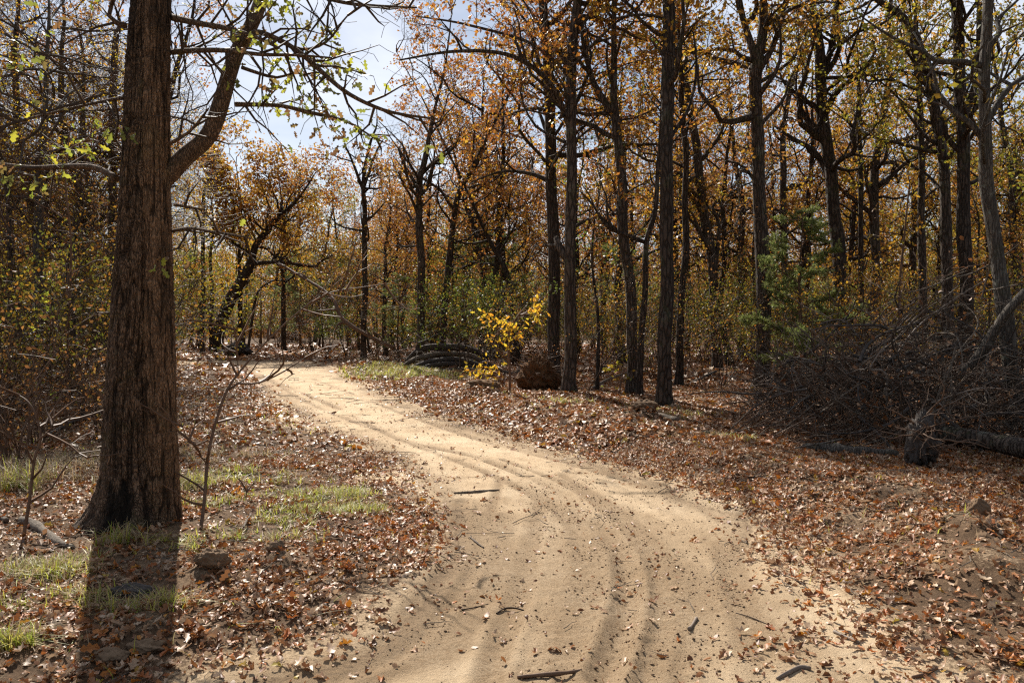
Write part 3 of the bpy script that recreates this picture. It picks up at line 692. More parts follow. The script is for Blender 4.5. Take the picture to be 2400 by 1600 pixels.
px_tree('grey oak arching left over the woods, its top bending out of the picture', [(2182,830),(2174,600),(2168,400),(2150,280),(2125,150),(2090,60),(2020,0)], 19, [26,25,24,23,21,19,14], RF, 10.5, leaf='olive', h0=3.5, n=18, Lr=(1.8,3.6), seed=45, lean=.1)
px_tree('thick dark upright oak behind the right end of the brush heap', [(2220,830),(2212,500),(2205,250),(2195,0)], 17.5, [31,29,26,22], RF, 12, leaf='olive', bark='bark_dark', h0=3.5, n=20, Lr=(2,3.8), seed=46, extra=[([(2205,300),(2235,200),(2250,80),(2255,-40)],[16,14,11,8],.4)])
px_tree('pale grey spotted trunk bending left, nearest tree at the right edge', [(2335,1030),(2308,800),(2292,560),(2262,400),(2250,200),(2258,0)], 10.6, [36,34,32,28,25,22], RF, 9.8, leaf='olive', bark='bark_grey', h0=2.6, n=15, Lr=(1.3,2.6), seed=47, size=.1, extra=[([(2262,290),(2300,220),(2350,180),(2420,150)],[15,13,11,7],.3)], per=2)
px_tree('medium oak with forked top seen between the cedar and the three-stemmed oak', [(1805,780),(1800,500),(1798,330),(1818,190),(1850,120)], 27, [16,15,13,11,7], RF, 11.5, leaf='rust', h0=4, n=16, Lr=(2,3.4), seed=48)
px_tree('dark trunk with two stub limbs deep behind the cedar boughs', [(1702,780),(1700,600),(1703,470),(1690,380)], 30, [17,16,14,9], RF, 11, leaf='olive', bark='bark_dark', h0=3, n=16, Lr=(2,3.4), seed=49)
px_tree('thin dark leafless trunk between the pair of oaks and the left-leaning oak', [(1372,880),(1378,760),(1362,620),(1365,520)], 17, [9,8,6,4], RF, 5.4, leaf='green', bark='bark_dark', h0=1.6, n=12, Lr=(.8,1.6), seed=50, cat='sapling', name='young_tree', size=.07)
px_tree('slim dark tree right of the leaning one, behind the sapling with yellow leaves', [(1120,800),(1112,640),(1085,520),(1060,430)], 31, [14,13,11,8], None, 11, leaf='rust', bark='bark_dark', h0=3.6, n=16, Lr=(2,3.2), seed=51)
px_tree('crooked tree leaning left at mid height in the gap right of the leaning oak', [(1190,810),(1170,650),(1130,560),(1090,480)], 27, [14,13,11,7], None, 10.5, leaf='rust', bark='bark_dark', h0=3, n=16, Lr=(2,3.2), seed=52)

# left of the track, beyond the big oak
px_tree('thick dark trunk leaning right across the bend, with bowed limb arching down to the ground', [(495,800),(518,710),(552,648),(575,608),(590,560),(640,500)], 37, [30,27,26,20,15,10], None, 8.3, leaf='rust', bark='bark_dark', h0=4.4, n=24, Lr=(2.4,4.4), seed=60, size=.14, per=4, spread=.3, extra=[([(578,606),(640,602),(720,612),(735,600),(770,585)],[10,9,7,5,3],-1)])
px_tree('straight dark trunk left of the leaning one at the bend', [(464,792),(465,700),(466,560),(470,440)], 36, [12,11,9,7], None, 8.4, leaf='gold', bark='bark_dark', h0=4.6, n=14, Lr=(1.6,2.6), seed=61, per=3, size=.14, spread=.3)
px_tree('thin trunk touching the leaning one on its left side', [(484,792),(486,700),(484,600)], 36.5, [9,9,7], None, 8, leaf='rust', bark='bark_dark', h0=4.6, n=10, Lr=(1.4,2.2), seed=62, per=3, size=.14, spread=.3)
px_tree('upright dark trunk just right of the leaning one at the bend', [(552,795),(553,700),(550,600)], 37.5, [11,11,8], None, 8.8, leaf='gold', bark='bark_dark', h0=3, n=22, Lr=(2,4), seed=63, size=.18, spread=.3)
px_tree('slender grey trunk right at the head of the bend, under rusty leaves', [(652,800),(652,700),(648,600)], 38, [12,11,8], None, 8.6, leaf='gold', bark='bark_dark', h0=2.8, n=26, Lr=(2.2,4.4), seed=64, size=.15, per=4, spread=.3)
px_tree('slim leaning stem right of the leaning trunk, curving right at its top', [(568,790),(582,700),(600,660),(640,640)], 36, [7,6,5,3], None, None, leaf='rust', bark='bark_dark', h0=2, n=8, Lr=(1.2,2), seed=65)
px_tree('dark trunk hugging the left side of the big double oak from behind', [(250,905),(252,700),(258,500),(262,300),(262,100)], 21, [24,22,20,18,14], None, 9.8, leaf='brown', bark='bark', h0=3.5, n=12, Lr=(1.4,2.4), seed=66, per=1, twig='twig_brown')
px_tree('crooked dark oak leaning left at the left edge of the woods', [(92,830),(95,640),(85,540),(62,400),(40,280),(35,120)], 20, [24,22,20,18,15,12], None, 11, leaf='rust', bark='bark_dark', h0=3, n=18, Lr=(2,3.8), seed=67, per=2, twig='twig_brown')
px_tree('grey leaning oak midway between the left edge and the big double oak', [(218,850),(205,600),(180,430),(150,300),(140,150)], 22, [20,19,17,15,11], None, 11.5, leaf='gold', bark='bark', h0=3.5, n=18, Lr=(2,3.6), seed=68, per=2, twig='twig_brown')
px_tree('thin dark stem in the undergrowth left of the big oak, by a fallen branch', [(188,965),(180,850),(172,750),(150,640),(160,560)], 12.4, [12,10,9,7,4], None, 4.2, leaf='olive', bark='bark_dark', h0=1.1, n=12, Lr=(.7,1.4), seed=69, per=3, size=.07, name='young_tree', cat='sapling')
px_tree('pale slim trunk at the far left edge among yellow leaves', [(28,860),(22,640),(15,440),(-5,300)], 17, [12,11,10,7], None, 8.5, leaf='gold', bark='bark', h0=2, n=14, Lr=(1.4,2.8), seed=70, per=3, twig='twig_brown')
px_tree('rusty-leaved oak right behind the double oak, its trunk hidden, crown filling round the forked limb', [(335,850),(345,600),(365,350),(400,180)], 22, [18,17,15,11], None, 11.5, leaf='rust', bark='bark_dark', h0=4.6, n=24, Lr=(2,3.6), seed=71, per=4, size=.10, twig='twig_brown')
px_tree('brown-leaved oak between the grey leaning oak and the double oak, far back', [(170,840),(190,600),(200,400),(190,250)], 26, [15,14,12,9], None, 11.5, leaf='brown', bark='bark_dark', h0=4.2, n=24, Lr=(2,3.8), seed=72, per=4, size=.11, twig='twig_brown')
# bare fine-twigged tree spreading over the upper left
def bare_elm(bx, by, sd, label):
    z0 = hz(bx, by)
    root = thing('bare_tree', label, 'tree', (bx, by, z0))
    T = Tree(sd, wob=.13, up=.0, levels=4, seg=(.3, .22, .17, .13), dens=(0, 3.6, 5.0, 5.5, 6), ratio=.58, leafs=1, ang=(22, 48), rmin=.0032, minl=.3)
    path, rr = resample([(bx, by, z0 - .05), (bx + .15, by, 2), (bx + .1, by + .1, 4), (bx + .3, by + .1, 6.2), (bx + .3, by + .2, 8.4)], [.14, .12, .10, .06, .02], .15, .03, 5)
    T.tubes.append((path, rr))
    for k in range(34):
        i = int(len(path) * (.35 + .63 * T.r.random())); i = min(i, len(path) - 2)
        a = T.r.uniform(0, 6.28); lf = 1.0 if math.cos(a) < .2 else .5
        T.grow(tuple(path[i]), nrm((math.cos(a), math.sin(a) * .8, T.r.uniform(-.05, .5))), T.r.uniform(.02, .036), T.r.uniform(2.8, 5.2) * lf, 1)
    T.build(root, M['bark_grey'], M['yellow'], M['twig_brown'], (bx, by, z0), .05, 'simp', 1, .05)
bare_elm(-10.2, 17.0, 88, 'leafless tree whose long fine arching twigs fill the upper left corner')
bare_elm(-11.6, 21.0, 89, 'bare fine-twigged tree behind the leafless one in the upper left corner')
bare_elm(-12.4, 25.0, 90, 'bare fine-twigged tree right behind the left edge of the double oak')

# ------------------------------------------------------------------ woods behind: a few tree kinds, copied
def tree_kind(seed, H_, r, leaf, bark, n, per, size, h0=.3, Lr=(2, 4), spread=.3, twig='twig', name='oak_tree'):
    T = Tree(seed, wob=.40)
    q = random.Random(seed); P = [(0, 0, -.1)]; x = y = 0
    lx, ly = q.gauss(0, .12), q.gauss(0, .12)
    for k in range(1, 7):
        x += lx + q.gauss(0, .12); y += ly + q.gauss(0, .12); P.append((x, y, H_ * k / 6))
    path, rr = resample(P, [r * 1.15, r * .95, r * .85, r * .72, r * .55, r * .35, r * .12], .25, .05, seed)
    rr = rr * (1 + .5 * np.exp(-np.clip(path[:, 2], 0, 9) / .2))
    T.tubes.append((path, rr)); T.limbs(path, rr, H_ * h0, n, Lr)
    root = bpy.data.objects.new(name, None); C.objects.link(root)
    T.build(root, M[bark], M[leaf], M[twig], (0, 0, 0), size, 'dia', per, spread)
    return root
COPIES = []
def dup(root, loc, rz, sc_, label, cat, group):
    r = root.copy(); C.objects.link(r); r.location = loc; r.rotation_euler = (0, 0, rz); r.scale = (sc_,) * 3
    tag(r, label, cat, group)
    if group and ':' in group: COPIES.append(r)
    for ch in root.children:
        c = ch.copy(); C.objects.link(c); c.parent = r
    return r
def drop(root):
    for ch in list(root.children): bpy.data.objects.remove(ch)
    bpy.data.objects.remove(root)
rs = random.Random(2024)
placed = [(-2.8, 6, 1.2)]
for o in list(C.objects):
    if o.get('category') in ('tree', 'sapling'): placed.append((o.location.x, o.location.y, 1.1))
def free(x, y, r, road=1.2):
    if 470 < scr((x, y, .5))[0] < 660 and y < 40: return False
    if float(sdroad(np.array([x]), np.array([y]))[0]) < road: return False
    for a, b, c in placed:
        if (a - x) ** 2 + (b - y) ** 2 < max(r, c) ** 2 * .8: return False
    return True
kinds = [(tree_kind(101, 11.5, .15, 'rust', 'bark_dark', 24, 4, .125), 'rusty-leaved oak'),
         (tree_kind(102, 12.5, .17, 'gold', 'bark', 26, 4, .125), 'golden-leaved oak'),
         (tree_kind(103, 10.5, .12, 'gold', 'bark_dark', 22, 4, .125), 'slim golden-leaved oak'),
         (tree_kind(104, 11.5, .14, 'olive', 'bark', 24, 4, .125), 'olive-leaved oak'),
         (tree_kind(105, 10.0, .11, 'brown', 'bark_dark', 28, 2, .14), 'half-bare brown-leaved oak'),
         (tree_kind(106, 6.5, .07, 'olive', 'bark_dark', 22, 4, .12, .15, (1.2, 2.4)), 'low yellow-green young oak'),
         (tree_kind(107, 5.5, .06, 'rust', 'bark_dark', 20, 4, .12, .12, (1.2, 2.2)), 'low rust-coloured young oak')]
def zone(x, y):
    a = scr((x, y, 1.0))[0]
    if y > 32 and a < 960: return 'beyond the bend of the track'
    return 'in the woods right of the track' if a > 900 else 'in the woods left of the big double oak'
def scatter(n, yr, ur, choose, rmin):
    c = 0; tries = 0
    while c < n and tries < n * 60:
        tries += 1
        y = math.sqrt(rs.uniform(yr[0] ** 2, yr[1] ** 2)); u = rs.uniform(*ur); x = u * y
        if not free(x, y, rmin): continue
        k = choose(x, y, u)
        if k is None: continue
        kd, lab = kinds[k]; placed.append((x, y, rmin)); c += 1
        z = zone(x, y); s = rs.uniform(.85, 1.15)
        if u > -.5 and scr((x, y, 1.0))[0] < 960: s *= min(1, (2.0 + y * .18) / 12.5)
        dup(kd, (x, y, hz(x, y)), rs.uniform(0, 6.28), s, '%s %s' % (lab, z), 'tree', 'background trees: %s, %s' % (lab, z))
def ch_right(x, y, u): return rs.choice([0, 0, 0, 1, 2, 4, 6, 5] if u < .28 else [0, 1, 2, 2, 3, 3, 4, 4, 5, 6])
def ch_left(x, y, u):
    return rs.choice([0, 2, 4, 4, 6, 5])
scatter(46, (22, 44), (-.02, .74), ch_right, 2.0)
scatter(44, (44, 78), (-.02, .72), ch_right, 2.8)
scatter(14, (26, 42), (-.74, -.57), ch_left, 2.3)
scatter(24, (42, 78), (-.72, -.50), ch_left, 3.0)
scatter(26, (44, 82), (-.47, -.02), lambda x, y, u: rs.choice([0, 0, 1, 1, 2, 3, 4]), 2.8)
scatter(14, (31, 42), (-.20, .02), lambda x, y, u: rs.choice([0, 6, 5, 4]), 1.9)
scatter(5, (38, 48), (-.44, -.22), lambda x, y, u: rs.choice([5, 6, 6]), 2.2)
for k, _ in kinds: drop(k)

# ------------------------------------------------------------------ undergrowth kinds
def shrub_kind(seed, h, leaf, twig, stems, per, size, name='shrub', wob=.3, leafs=1, dens=(0, 3, 5, 8), spread=.1, rm=.004):
    T = Tree(seed, wob=wob, levels=3, leafs=leafs, dens=dens, minl=.15, up=.04, ang=(25, 60), rmin=rm, seg=(.2, .18, .14, .1))
    for k in range(stems):
        a = T.r.uniform(0, 6.28); s_ = T.r.uniform(.1, .55)
        T.grow((math.cos(a) * .12, math.sin(a) * .12, .0 + .16), nrm((math.cos(a) * s_, math.sin(a) * s_, 1)), .013, h * T.r.uniform(.7, 1), 1)
        T.segs.append((math.cos(a) * .10, math.sin(a) * .10, -.05, math.cos(a) * .12, math.sin(a) * .12, .17, .015, .013))
    root = bpy.data.objects.new(name, None); C.objects.link(root)
    mb = MB(); S = np.asarray(T.segs); add_segs(mb, S, 3, .5); link('stems', mb.mesh('stems', M[twig]), root)
    if leafs:
        Lf = np.asarray(T.leafs); P = np.repeat(Lf[:, :3], per, 0); A = np.repeat(Lf[:, 3:], per, 0); n = len(P)
        P = P + T.rng.normal(size=(n, 3)) * spread; A = A + T.rng.normal(size=(n, 3)) * .9
        mb = MB(); add_leaves(mb, P, A, size * T.rng.uniform(.6, 1.2, n), T.rng, 'dia', .3); link('leaves', mb.mesh('leaves', M[leaf], False), root)
    return root
def cedar_kind(seed, h, w, dens=1.0, rootobj=None, origin=(0, 0, 0), bare=.12):
    rng = np.random.default_rng(seed); r = random.Random(seed)
    tb = MB(); path = [(0.03 * math.sin(z * 2), .02 * math.cos(z * 3), z) for z in np.linspace(-.05, h, 14)]
    add_tube(tb, path, np.linspace(.022 + h * .009, .006, 14), 8, .05)
    segs = []; tips = []
    z = h * bare
    while z < h * .98:
        t = z / h; L_ = w * (1 - t) ** .7 * r.uniform(.3, 1.25) + .12
        a = r.uniform(0, 6.28); d = nrm((math.cos(a), math.sin(a), r.uniform(.1, .5))); p = (path[0][0], 0, z); n = max(3, int(L_ / .12))
        for k in range(n):
            d = nrm((d[0] + r.gauss(0, .12), d[1] + r.gauss(0, .12), d[2] + r.gauss(0, .1) - .03))
            q = tuple(p[i] + d[i] * L_ / n for i in range(3)); rr = .012 * (1 - k / n) + .003
            segs.append((*p, *q, rr, rr * .9))
            if k / n > .2:
                for _ in range(int(6 * dens)):
                    e = nrm((d[0] + r.gauss(0, .7), d[1] + r.gauss(0, .7), d[2] + r.gauss(0, .45) + .05)); ll = r.uniform(.08, .24)
                    e2 = tuple(q[i] + e[i] * ll for i in range(3)); segs.append((*q, *e2, .003, .002))
                    for m in range(9): tips.append((*[q[i] + e[i] * ll * (m + 1) / 9 for i in range(3)], *e))
            p = q
        z += h * .011 / dens * r.uniform(.5, 1.5) + .01
    root = rootobj or bpy.data.objects.new('cedar_tree', None)
    if not rootobj: C.objects.link(root)
    link('trunk', tb.mesh('trunk', M['bark_hero']), root)
    mb = MB(); add_segs(mb, segs, 3, .4); link('branches', mb.mesh('branches', M['twig_brown']), root)
    Tn = np.asarray(tips); P = np.repeat(Tn[:, :3], 4, 0); A = np.repeat(Tn[:, 3:], 4, 0) + rng.normal(size=(len(P), 3)) * .5
    mb = MB(); V = P + rng.normal(size=P.shape) * .014
    add_leaves(mb, V, A, rng.uniform(.05, .10, len(P)), rng, 'needle', .1); 
    link('crown', mb.mesh('crown', M['cedar'], False), root)
    return root
x_, y_ = at(1838, 800, 16.3)[:2]
cr = thing('cedar_tree', 'bright green feathery cedar with thin brown stem, in front of the three-stemmed oak', 'cedar tree', (x_, y_, hz(x_, y_)))
cedar_kind(7, 3.8, 1.55, .8, cr, bare=.14)
sk = [(shrub_kind(201, 2.4, 'green', 'twig', 9, 4, .065), 'leafy green shrub', 'shrub'),
      (shrub_kind(202, 3.0, 'olive', 'twig', 8, 3, .065), 'tall yellow-green shrub', 'shrub'),
      (shrub_kind(203, 2.0, 'brown', 'twig_brown', 12, 1, .06), 'thin brown brush shrub', 'shrub'),
      (shrub_kind(204, 2.6, 'brown', 'twig', 13, 0, .06, leafs=0, rm=.005), 'leafless thicket shrub', 'shrub'),
      (shrub_kind(205, 1.3, 'olive', 'twig_brown', 8, 2, .055), 'low mixed undergrowth shrub', 'shrub'),
      (cedar_kind(206, 3.2, 1.3, .45), 'small dark green cedar', 'cedar tree'),
      (shrub_kind(207, 4.6, 'brown', 'twig', 3, 1, .06, 'bare_sapling', .22, leafs=1, dens=(0, 2.6, 4, 6), rm=.0025), 'tall bare brown sapling', 'sapling'),
      (shrub_kind(208, 3.6, 'gold', 'twig', 3, 3, .08, 'oak_sapling', .25, leafs=1, dens=(0, 3, 4, 6), rm=.003), 'thin yellow-leaved sapling', 'sapling')]
def put_shrub(k, x, y, s=1, label=None, group=None):
    kd, lab, cat = sk[k]; placed.append((x, y, .5)); z = zone(x, y)
    dup(kd, (x, y, hz(x, y) - .02), rs.uniform(0, 6.28), s, label or '%s %s' % (lab, z), cat, None if label else 'undergrowth: %s, %s' % (lab, z))
# individually visible ones
for k, px, d, s, lab in ((0, 1060, 23, 1.25, 'glossy green shrub directly behind the heap of curved logs'), (1, 1120, 21.5, 1.0, 'sparkling yellow-green shrub behind the sapling with yellow leaves'),
        (5, 915, 29, 1.0, 'soft green cedar right of the small clearing, behind the left end of the log heap'), (1, 1680, 24, 1.2, 'sunlit yellow-green shrub left of the cedar'), (1, 1380, 22, 1.1, 'green shrub between the pair of tall trunks and the left-leaning oak'),
        (0, 1180, 27, 1.3, 'dark green shrub behind the clay root ball'), (5, 1040, 33, 1.5, 'tall dim cedar seen between the straight oak and the leaning oak'), (1, 600, 43, 1.1, 'sunlit yellow shrub behind the leaning trunk at the bend'),
        (5, 740, 40, 1.1, 'dark cedar at the head of the bend'), (0, 760, 36, .9, 'round green shrub at the head of the bend'), (5, 690, 44, 1.6, 'tall dark cedar behind the head of the bend, left one'), (5, 800, 43, 1.5, 'tall dark cedar behind the bare-crowned tree'), (5, 865, 38, 1.3, 'dark cedar between the bare-crowned tree and the straight heap oak'), (5, 440, 44, 1.7, 'dark cedar just right of the double oak, far behind'), (5, 600, 50, 1.7, 'distant dark cedar under the arching crown of the leaning trunk'), (3, 720, 38, 1.2, 'leafless thicket at the head of the bend'), (2, 640, 42, 1.4, 'brown brush at the foot of the bend-head trunk'), (3, 450, 40, 1.3, 'leafless thicket just right of the double oak'), (5, 1150, 30, 1.5, 'dim cedar behind the yellow sapling'), (5, 1420, 27, 1.3, 'dim cedar behind the top-forked oak'), (1, 1760, 22, 1.1, 'leafy shrub behind the cedar stem'), (0, 1620, 27, 1.2, 'shrub behind the sinuous leaning oak')):
    x = (px * K - 1200) / F * d; put_shrub(k, x, d, s, lab, None if lab else None)
def scat_sh(n, yr, ur, choose, rmin=.7, sr=(.8, 1.3)):
    c = 0; t = 0
    while c < n and t < n * 50:
        t += 1
        y = math.sqrt(rs.uniform(yr[0] ** 2, yr[1] ** 2)); u = rs.uniform(*ur); x = u * y
        if not free(x, y, rmin, 1.6): continue
        put_shrub(rs.choice(choose), x, y, rs.uniform(*sr)); c += 1
scat_sh(18, (17, 24), (.06, .72), [1, 2, 3, 3, 4, 4], .9, (.7, 1.1))
scat_sh(19, (14.5, 26), (.05, .72), [6, 6, 7], .8, (.6, 1.0))
scat_sh(16, (13, 24), (-.72, -.47), [6, 6, 7], .5, (.7, 1.0))
scat_sh(14, (26, 40), (-.26, .06), [6, 7, 6], .6)
scat_sh(42, (24, 42), (-.04, .72), [0, 1, 2, 3, 3, 5, 4], 1.2, (.8, 1.3))
scat_sh(44, (42, 66), (-.1, .72), [0, 1, 2, 3, 5], 1.4, (1.1, 1.8))
scat_sh(18, (8.5, 16), (-.70, -.46), [4, 1, 3, 2], .6, (.6, 1.0))
scat_sh(26, (16, 34), (-.72, -.44), [1, 0, 3, 1, 5, 2], 1.0)
scat_sh(36, (37, 62), (-.72, -.02), [1, 2, 3, 2, 0, 5], 1.3, (1, 1.6))
for k, *_ in sk: drop(k)

# far-off wood that closes the view: one mass
def far_woods():
    rng = np.random.default_rng(9); n = 900
    d = np.sqrt(rng.uniform(80 ** 2, 150 ** 2, n)); u = rng.uniform(-1.0, 1.0, n); x = d * u; y = d
    mb = MB(); S = []; h = rng.uniform(8, 12.5, n)
    for i in range(n):
        z = hz(x[i], y[i]); r = rng.uniform(.08, .2); S.append((x[i], y[i], z, x[i] + rng.normal() * .4, y[i], z + h[i] * .9, r, r * .3))
        for k in range(9):
            zz = z + h[i] * rng.uniform(.25, .85); S.append((x[i], y[i], zz, x[i] + rng.normal() * 2.2, y[i] + rng.normal() * 2.2, zz + rng.uniform(.3, 2.4), .05, .015))
    add_segs(mb, S, 4)
    
    o = link('far_woods', mb.mesh('far_woods', M['bark_dark'])); tag(o, 'distant wood of bare trunks and autumn crowns closing the view behind everything', 'woods', None, 'stuff')
    m2 = MB(); per = 260
    P = np.repeat(np.stack([x, y, h * .58], 1), per, 0); g = rng.normal(size=P.shape); g /= np.linalg.norm(g, axis=1, keepdims=True); g *= rng.random((len(P), 1)) ** .4
    P = P + g * np.stack([np.repeat(np.full(n, 3.0), per), np.repeat(np.full(n, 3.0), per), np.repeat(h * .42, per)], 1)
    keep = vn(P[:, 0] * .8, P[:, 2] * .9 + P[:, 1], 4) > -.25; P = P[keep]
    add_leaves(m2, P, rng.normal(size=P.shape), rng.uniform(.25, .45, len(P)), rng, 'dia', .4)
    o2 = link('foliage', m2.mesh('foliage', M['gold'], False), o); m3 = MB(); n3_ = 1100; per = 110
    cx = np.sqrt(rng.uniform(60 ** 2, 84 ** 2, n3_)); ux = rng.uniform(-.85, .8, n3_); P = np.repeat(np.stack([cx * ux, cx, .4 + 1.5 * rng.random(n3_)], 1), per, 0); P = P + rng.normal(size=P.shape) * [1.3, 1.3, .9]; P[:, 2] = np.abs(P[:, 2])
    add_leaves(m3, P, rng.normal(size=P.shape), rng.uniform(.12, .26, len(P)), rng, 'dia', .4); link('undergrowth', m3.mesh('undergrowth', M['brown'], False), o); return o
far_woods()

# ------------------------------------------------------------------ sapling with yellow leaves, and other young plants
def sapling(label, pts, d, w, leaf, size, n, Lr, seed, shape='lobed', per=3, bark='twig_brown', side=(), cat='sapling', name='oak_sapling', lev=2, P=None, spread=.08, dens=(0, 2.5, 4, 6), skip=0.0):
    W = [at(px, py, d[0] + (d[1] - d[0]) * k / (len(pts) - 1)) for k, (px, py) in enumerate(pts)]
    x0, y0 = W[0][:2]; z0 = hz(x0, y0); W[0] = (x0, y0, z0 - .03)
    path, rr = resample(W, [q * K / F * d[0] / 2 for q in w], .05, .012, seed)
    T = Tree(seed, wob=.22, minl=.1, rmin=.0018, seg=(.12, .1, .08, .06), dens=dens, ang=(30, 60), **(P or {}))
    T.tubes.append((path, rr))
    for ep, ew, dd in side:
        E = [at(px, py, d[0] + dd[0] + (dd[1] - dd[0]) * k / (len(ep) - 1)) for k, (px, py) in enumerate(ep)]
        e, er = resample(E, [q * K / F * d[0] / 2 for q in ew], .05, .01, seed + 3); T.tubes.append((e, er))
        T.limbs(e, er, -50, 2 + n // 4, Lr, rfac=.5, lev=max(2, lev))
    T.limbs(path, rr, skip, n, Lr, rfac=.55, lev=lev)
    root = thing(name, label, cat, (x0, y0, z0))
    T.build(root, M[bark], M[leaf], M[bark], (x0, y0, z0), size, shape, per, spread, rough=0)
    return root
sapling('young oak with bright orange and yellow leaves in front of the log heap', [(1170,922),(1172,860),(1168,800),(1180,740),(1212,700)], (14.9, 14.7), [6,5.5,5,4,2], 'yellow', .10, 14, (.25,.5), 301, per=5, skip=.6,
        side=[([(1168,830),(1130,790),(1105,765)],[4,3,1.5],(0,-.2)), ([(1175,770),(1150,760),(1140,755)],[3,2,1],(0,.2)), ([(1190,725),(1230,715),(1255,722)],[3,2,1],(0,-.1)), ([(1168,850),(1120,830),(1100,835)],[3,2,1],(0,.1))], P=dict(leafs=1), spread=.16)
sapling('bare reddish sapling leaning right in front of the road, right of the big oak', [(460,1258),(470,1150),(478,1060),(492,990),(520,905),(548,860),(600,800),(660,740),(730,680),(760,640)], (5.7, 6.6), [10,9,8.5,8,7,6,5,4,3,2], 'rust', .07, 10, (.2,.6), 302, per=0, bark='twig_brown',
        side=[([(545,880),(590,880),(640,860),(690,830),(716,812)],[5,5,4,3,2],(0,.3)), ([(478,1010),(440,1020),(415,960)],[4,3,1],(0,.1)), ([(700,705),(760,672),(830,660),(900,650)],[3,3,2,1],(.8,1.1)), ([(548,862),(545,800),(540,740)],[3,2,1],(0,.2))], name='bare_sapling', P=dict(leafs=0))
sapling('thin bare sapling leaning right beside the fallen branch in the left corner', [(52,1230),(66,1150),(76,1060),(92,1000),(70,930),(30,900)], (5.6, 5.9), [9,8,7,6,4,2], 'rust', .07, 8, (.2,.6), 303, per=0, name='bare_sapling', P=dict(leafs=0), side=[([(88,1010),(120,980),(125,940)],[4,3,1],(0,.1))])
sapling('low seedling with yellow leaves below the bare reddish sapling', [(560,1190),(562,1150),(570,1115)], (6.7, 6.7), [4,3,2], 'ygreen', .05, 5, (.08,.2), 304, per=1, P=dict(leafs=1), name='oak_seedling', cat='seedling')
sapling('small rust-leaved seedling between the grass patches left of the track', [(540,1195),(541,1160),(545,1125)], (6.8, 6.8), [4,3,2], 'rust', .08, 7, (.1,.2), 305, per=3, P=dict(leafs=1), name='oak_seedling', cat='seedling')
sapling('green leafy seedling between the two trunks right of the clay root ball', [(1422,905),(1428,870),(1440,840)], (15.5, 15.5), [4,3,2], 'olive', .09, 7, (.2,.4), 306, per=3, P=dict(leafs=1), name='oak_seedling', cat='seedling', shape='simp')
sapling('tiny seedling with lime leaves in the dark at the lower left', [(196,1415),(198,1400),(200,1385)], (4.6, 4.6), [4,3,2], 'yellow', .06, 5, (.04,.1), 307, per=3, P=dict(leafs=1), name='oak_seedling', cat='seedling')
sapling('yellow-leaved young tree standing at the far left edge', [(20,905),(18,800),(12,700),(20,640)], (13, 13), [7,6,5,3], 'yellow', .10, 10, (.4,.9), 308, per=3, P=dict(leafs=1), spread=.1)
sapling('slim sapling with lime leaves behind the left flank of the big oak', [(150,900),(152,800),(160,700),(165,560),(150,420),(160,300)], (11, 10.4), [7,6,5,5,4,2], 'ygreen', .085, 16, (.4,.9), 309, per=2, P=dict(leafs=1), spread=.1)
sapling('thin young tree with small yellow leaves before the slender oak on the right', [(2060,860),(2065,700),(2075,560),(2090,420)], (16, 15.5), [7,6,5,3], 'gold', .10, 14, (.5,1.1), 310, per=2, P=dict(leafs=1), spread=.12)
# bowed branch of the leaning tree, resting on the ground by the bend
def lay(name, label, cat, pts, w, mat='deadwood', group=None, lift=0.0, dist=None, sides=10, wob=.012, twigs=0, rough=.28, seed=0):
    """a stick or log lying on the ground (points meet the ground), or at the given distances"""
    W = []; ds = []
    for k, (px, py) in enumerate(pts):
        if dist is None: x, y = gnd(px, py); d = y; z = hz(x, y)
        else:
            d = dist[k]; x, y, z = at(px, py, d)
        r = w[min(k, len(w) - 1)] * K / F * d / 2; ds.append(r)
        W.append([x, y, (z + r * .8 + lift) if dist is None else z])
    if dist is None and len(W) > 2:
        q = np.array(W); t = np.arange(len(q)); f = np.polyfit(t, q[:, 2], 1); z_ = np.polyval(f, t); z_ = z_ + max(-.02, float((q[:, 2] - z_).max()) * .5)
        for a_, b_ in zip(W, z_): a_[2] = float(b_)
    path, rr = resample(W, ds, max(.012, ds[0] * .8), wob, seed)
    rr = rr * (1 + (.22 if ds[0] < .04 else .05) * vn(np.arange(len(rr)) * .35, np.zeros(len(rr)), seed))
    T = Tree(seed + 1, wob=.3, leafs=0, up=-.03, minl=.08, rmin=.0015, seg=(.1, .08, .06, .05), dens=(0, 2, 3, 5))
    T.tubes.append((path, rr))
    if twigs: T.limbs(path, rr, -50, twigs, (.15 + ds[0] * 5, .4 + ds[0] * 10), rfac=.6, lev=2)
    o = np.array(path[0]); mb = MB()
    for k, (P, r_) in enumerate(T.tubes): add_tube(mb, np.asarray(P) - o, r_, sides, rough, seed + k)
    S = np.asarray(T.segs) if T.segs else np.zeros((0, 8))
    if len(S): S[:, :3] -= o; S[:, 3:6] -= o; add_segs(mb, S, 4)
    ob = link(name, mb.mesh(name, M[mat]), None, tuple(o)); tag(ob, label, cat, group); return ob
lay('fallen_branch', 'long bowed brown branch arching down to the ground left of the log heap', 'branch', [(905,800),(870,783),(805,748),(780,722),(768,690),(745,668),(700,640),(664,618),(640,604)], [11,10,10,9,8,7,7,6,5], 'twig_brown', dist=[27,27,27.3,27.6,28,28.5,29,29.5,30], twigs=9, seed=11)
lay('fallen_branch', 'curved grey branch lying in the leaves left of the big oak', 'branch', [(52,1214),(75,1222),(100,1245),(130,1270),(165,1283)], [22,20,18,16,9], 'deadwood', seed=12)
lay('fallen_branch', 'short stub of grey branch cut off by the left edge of the picture', 'branch', [(-30,1190),(-5,1200),(18,1210)], [16,15,12], 'deadwood', seed=13)
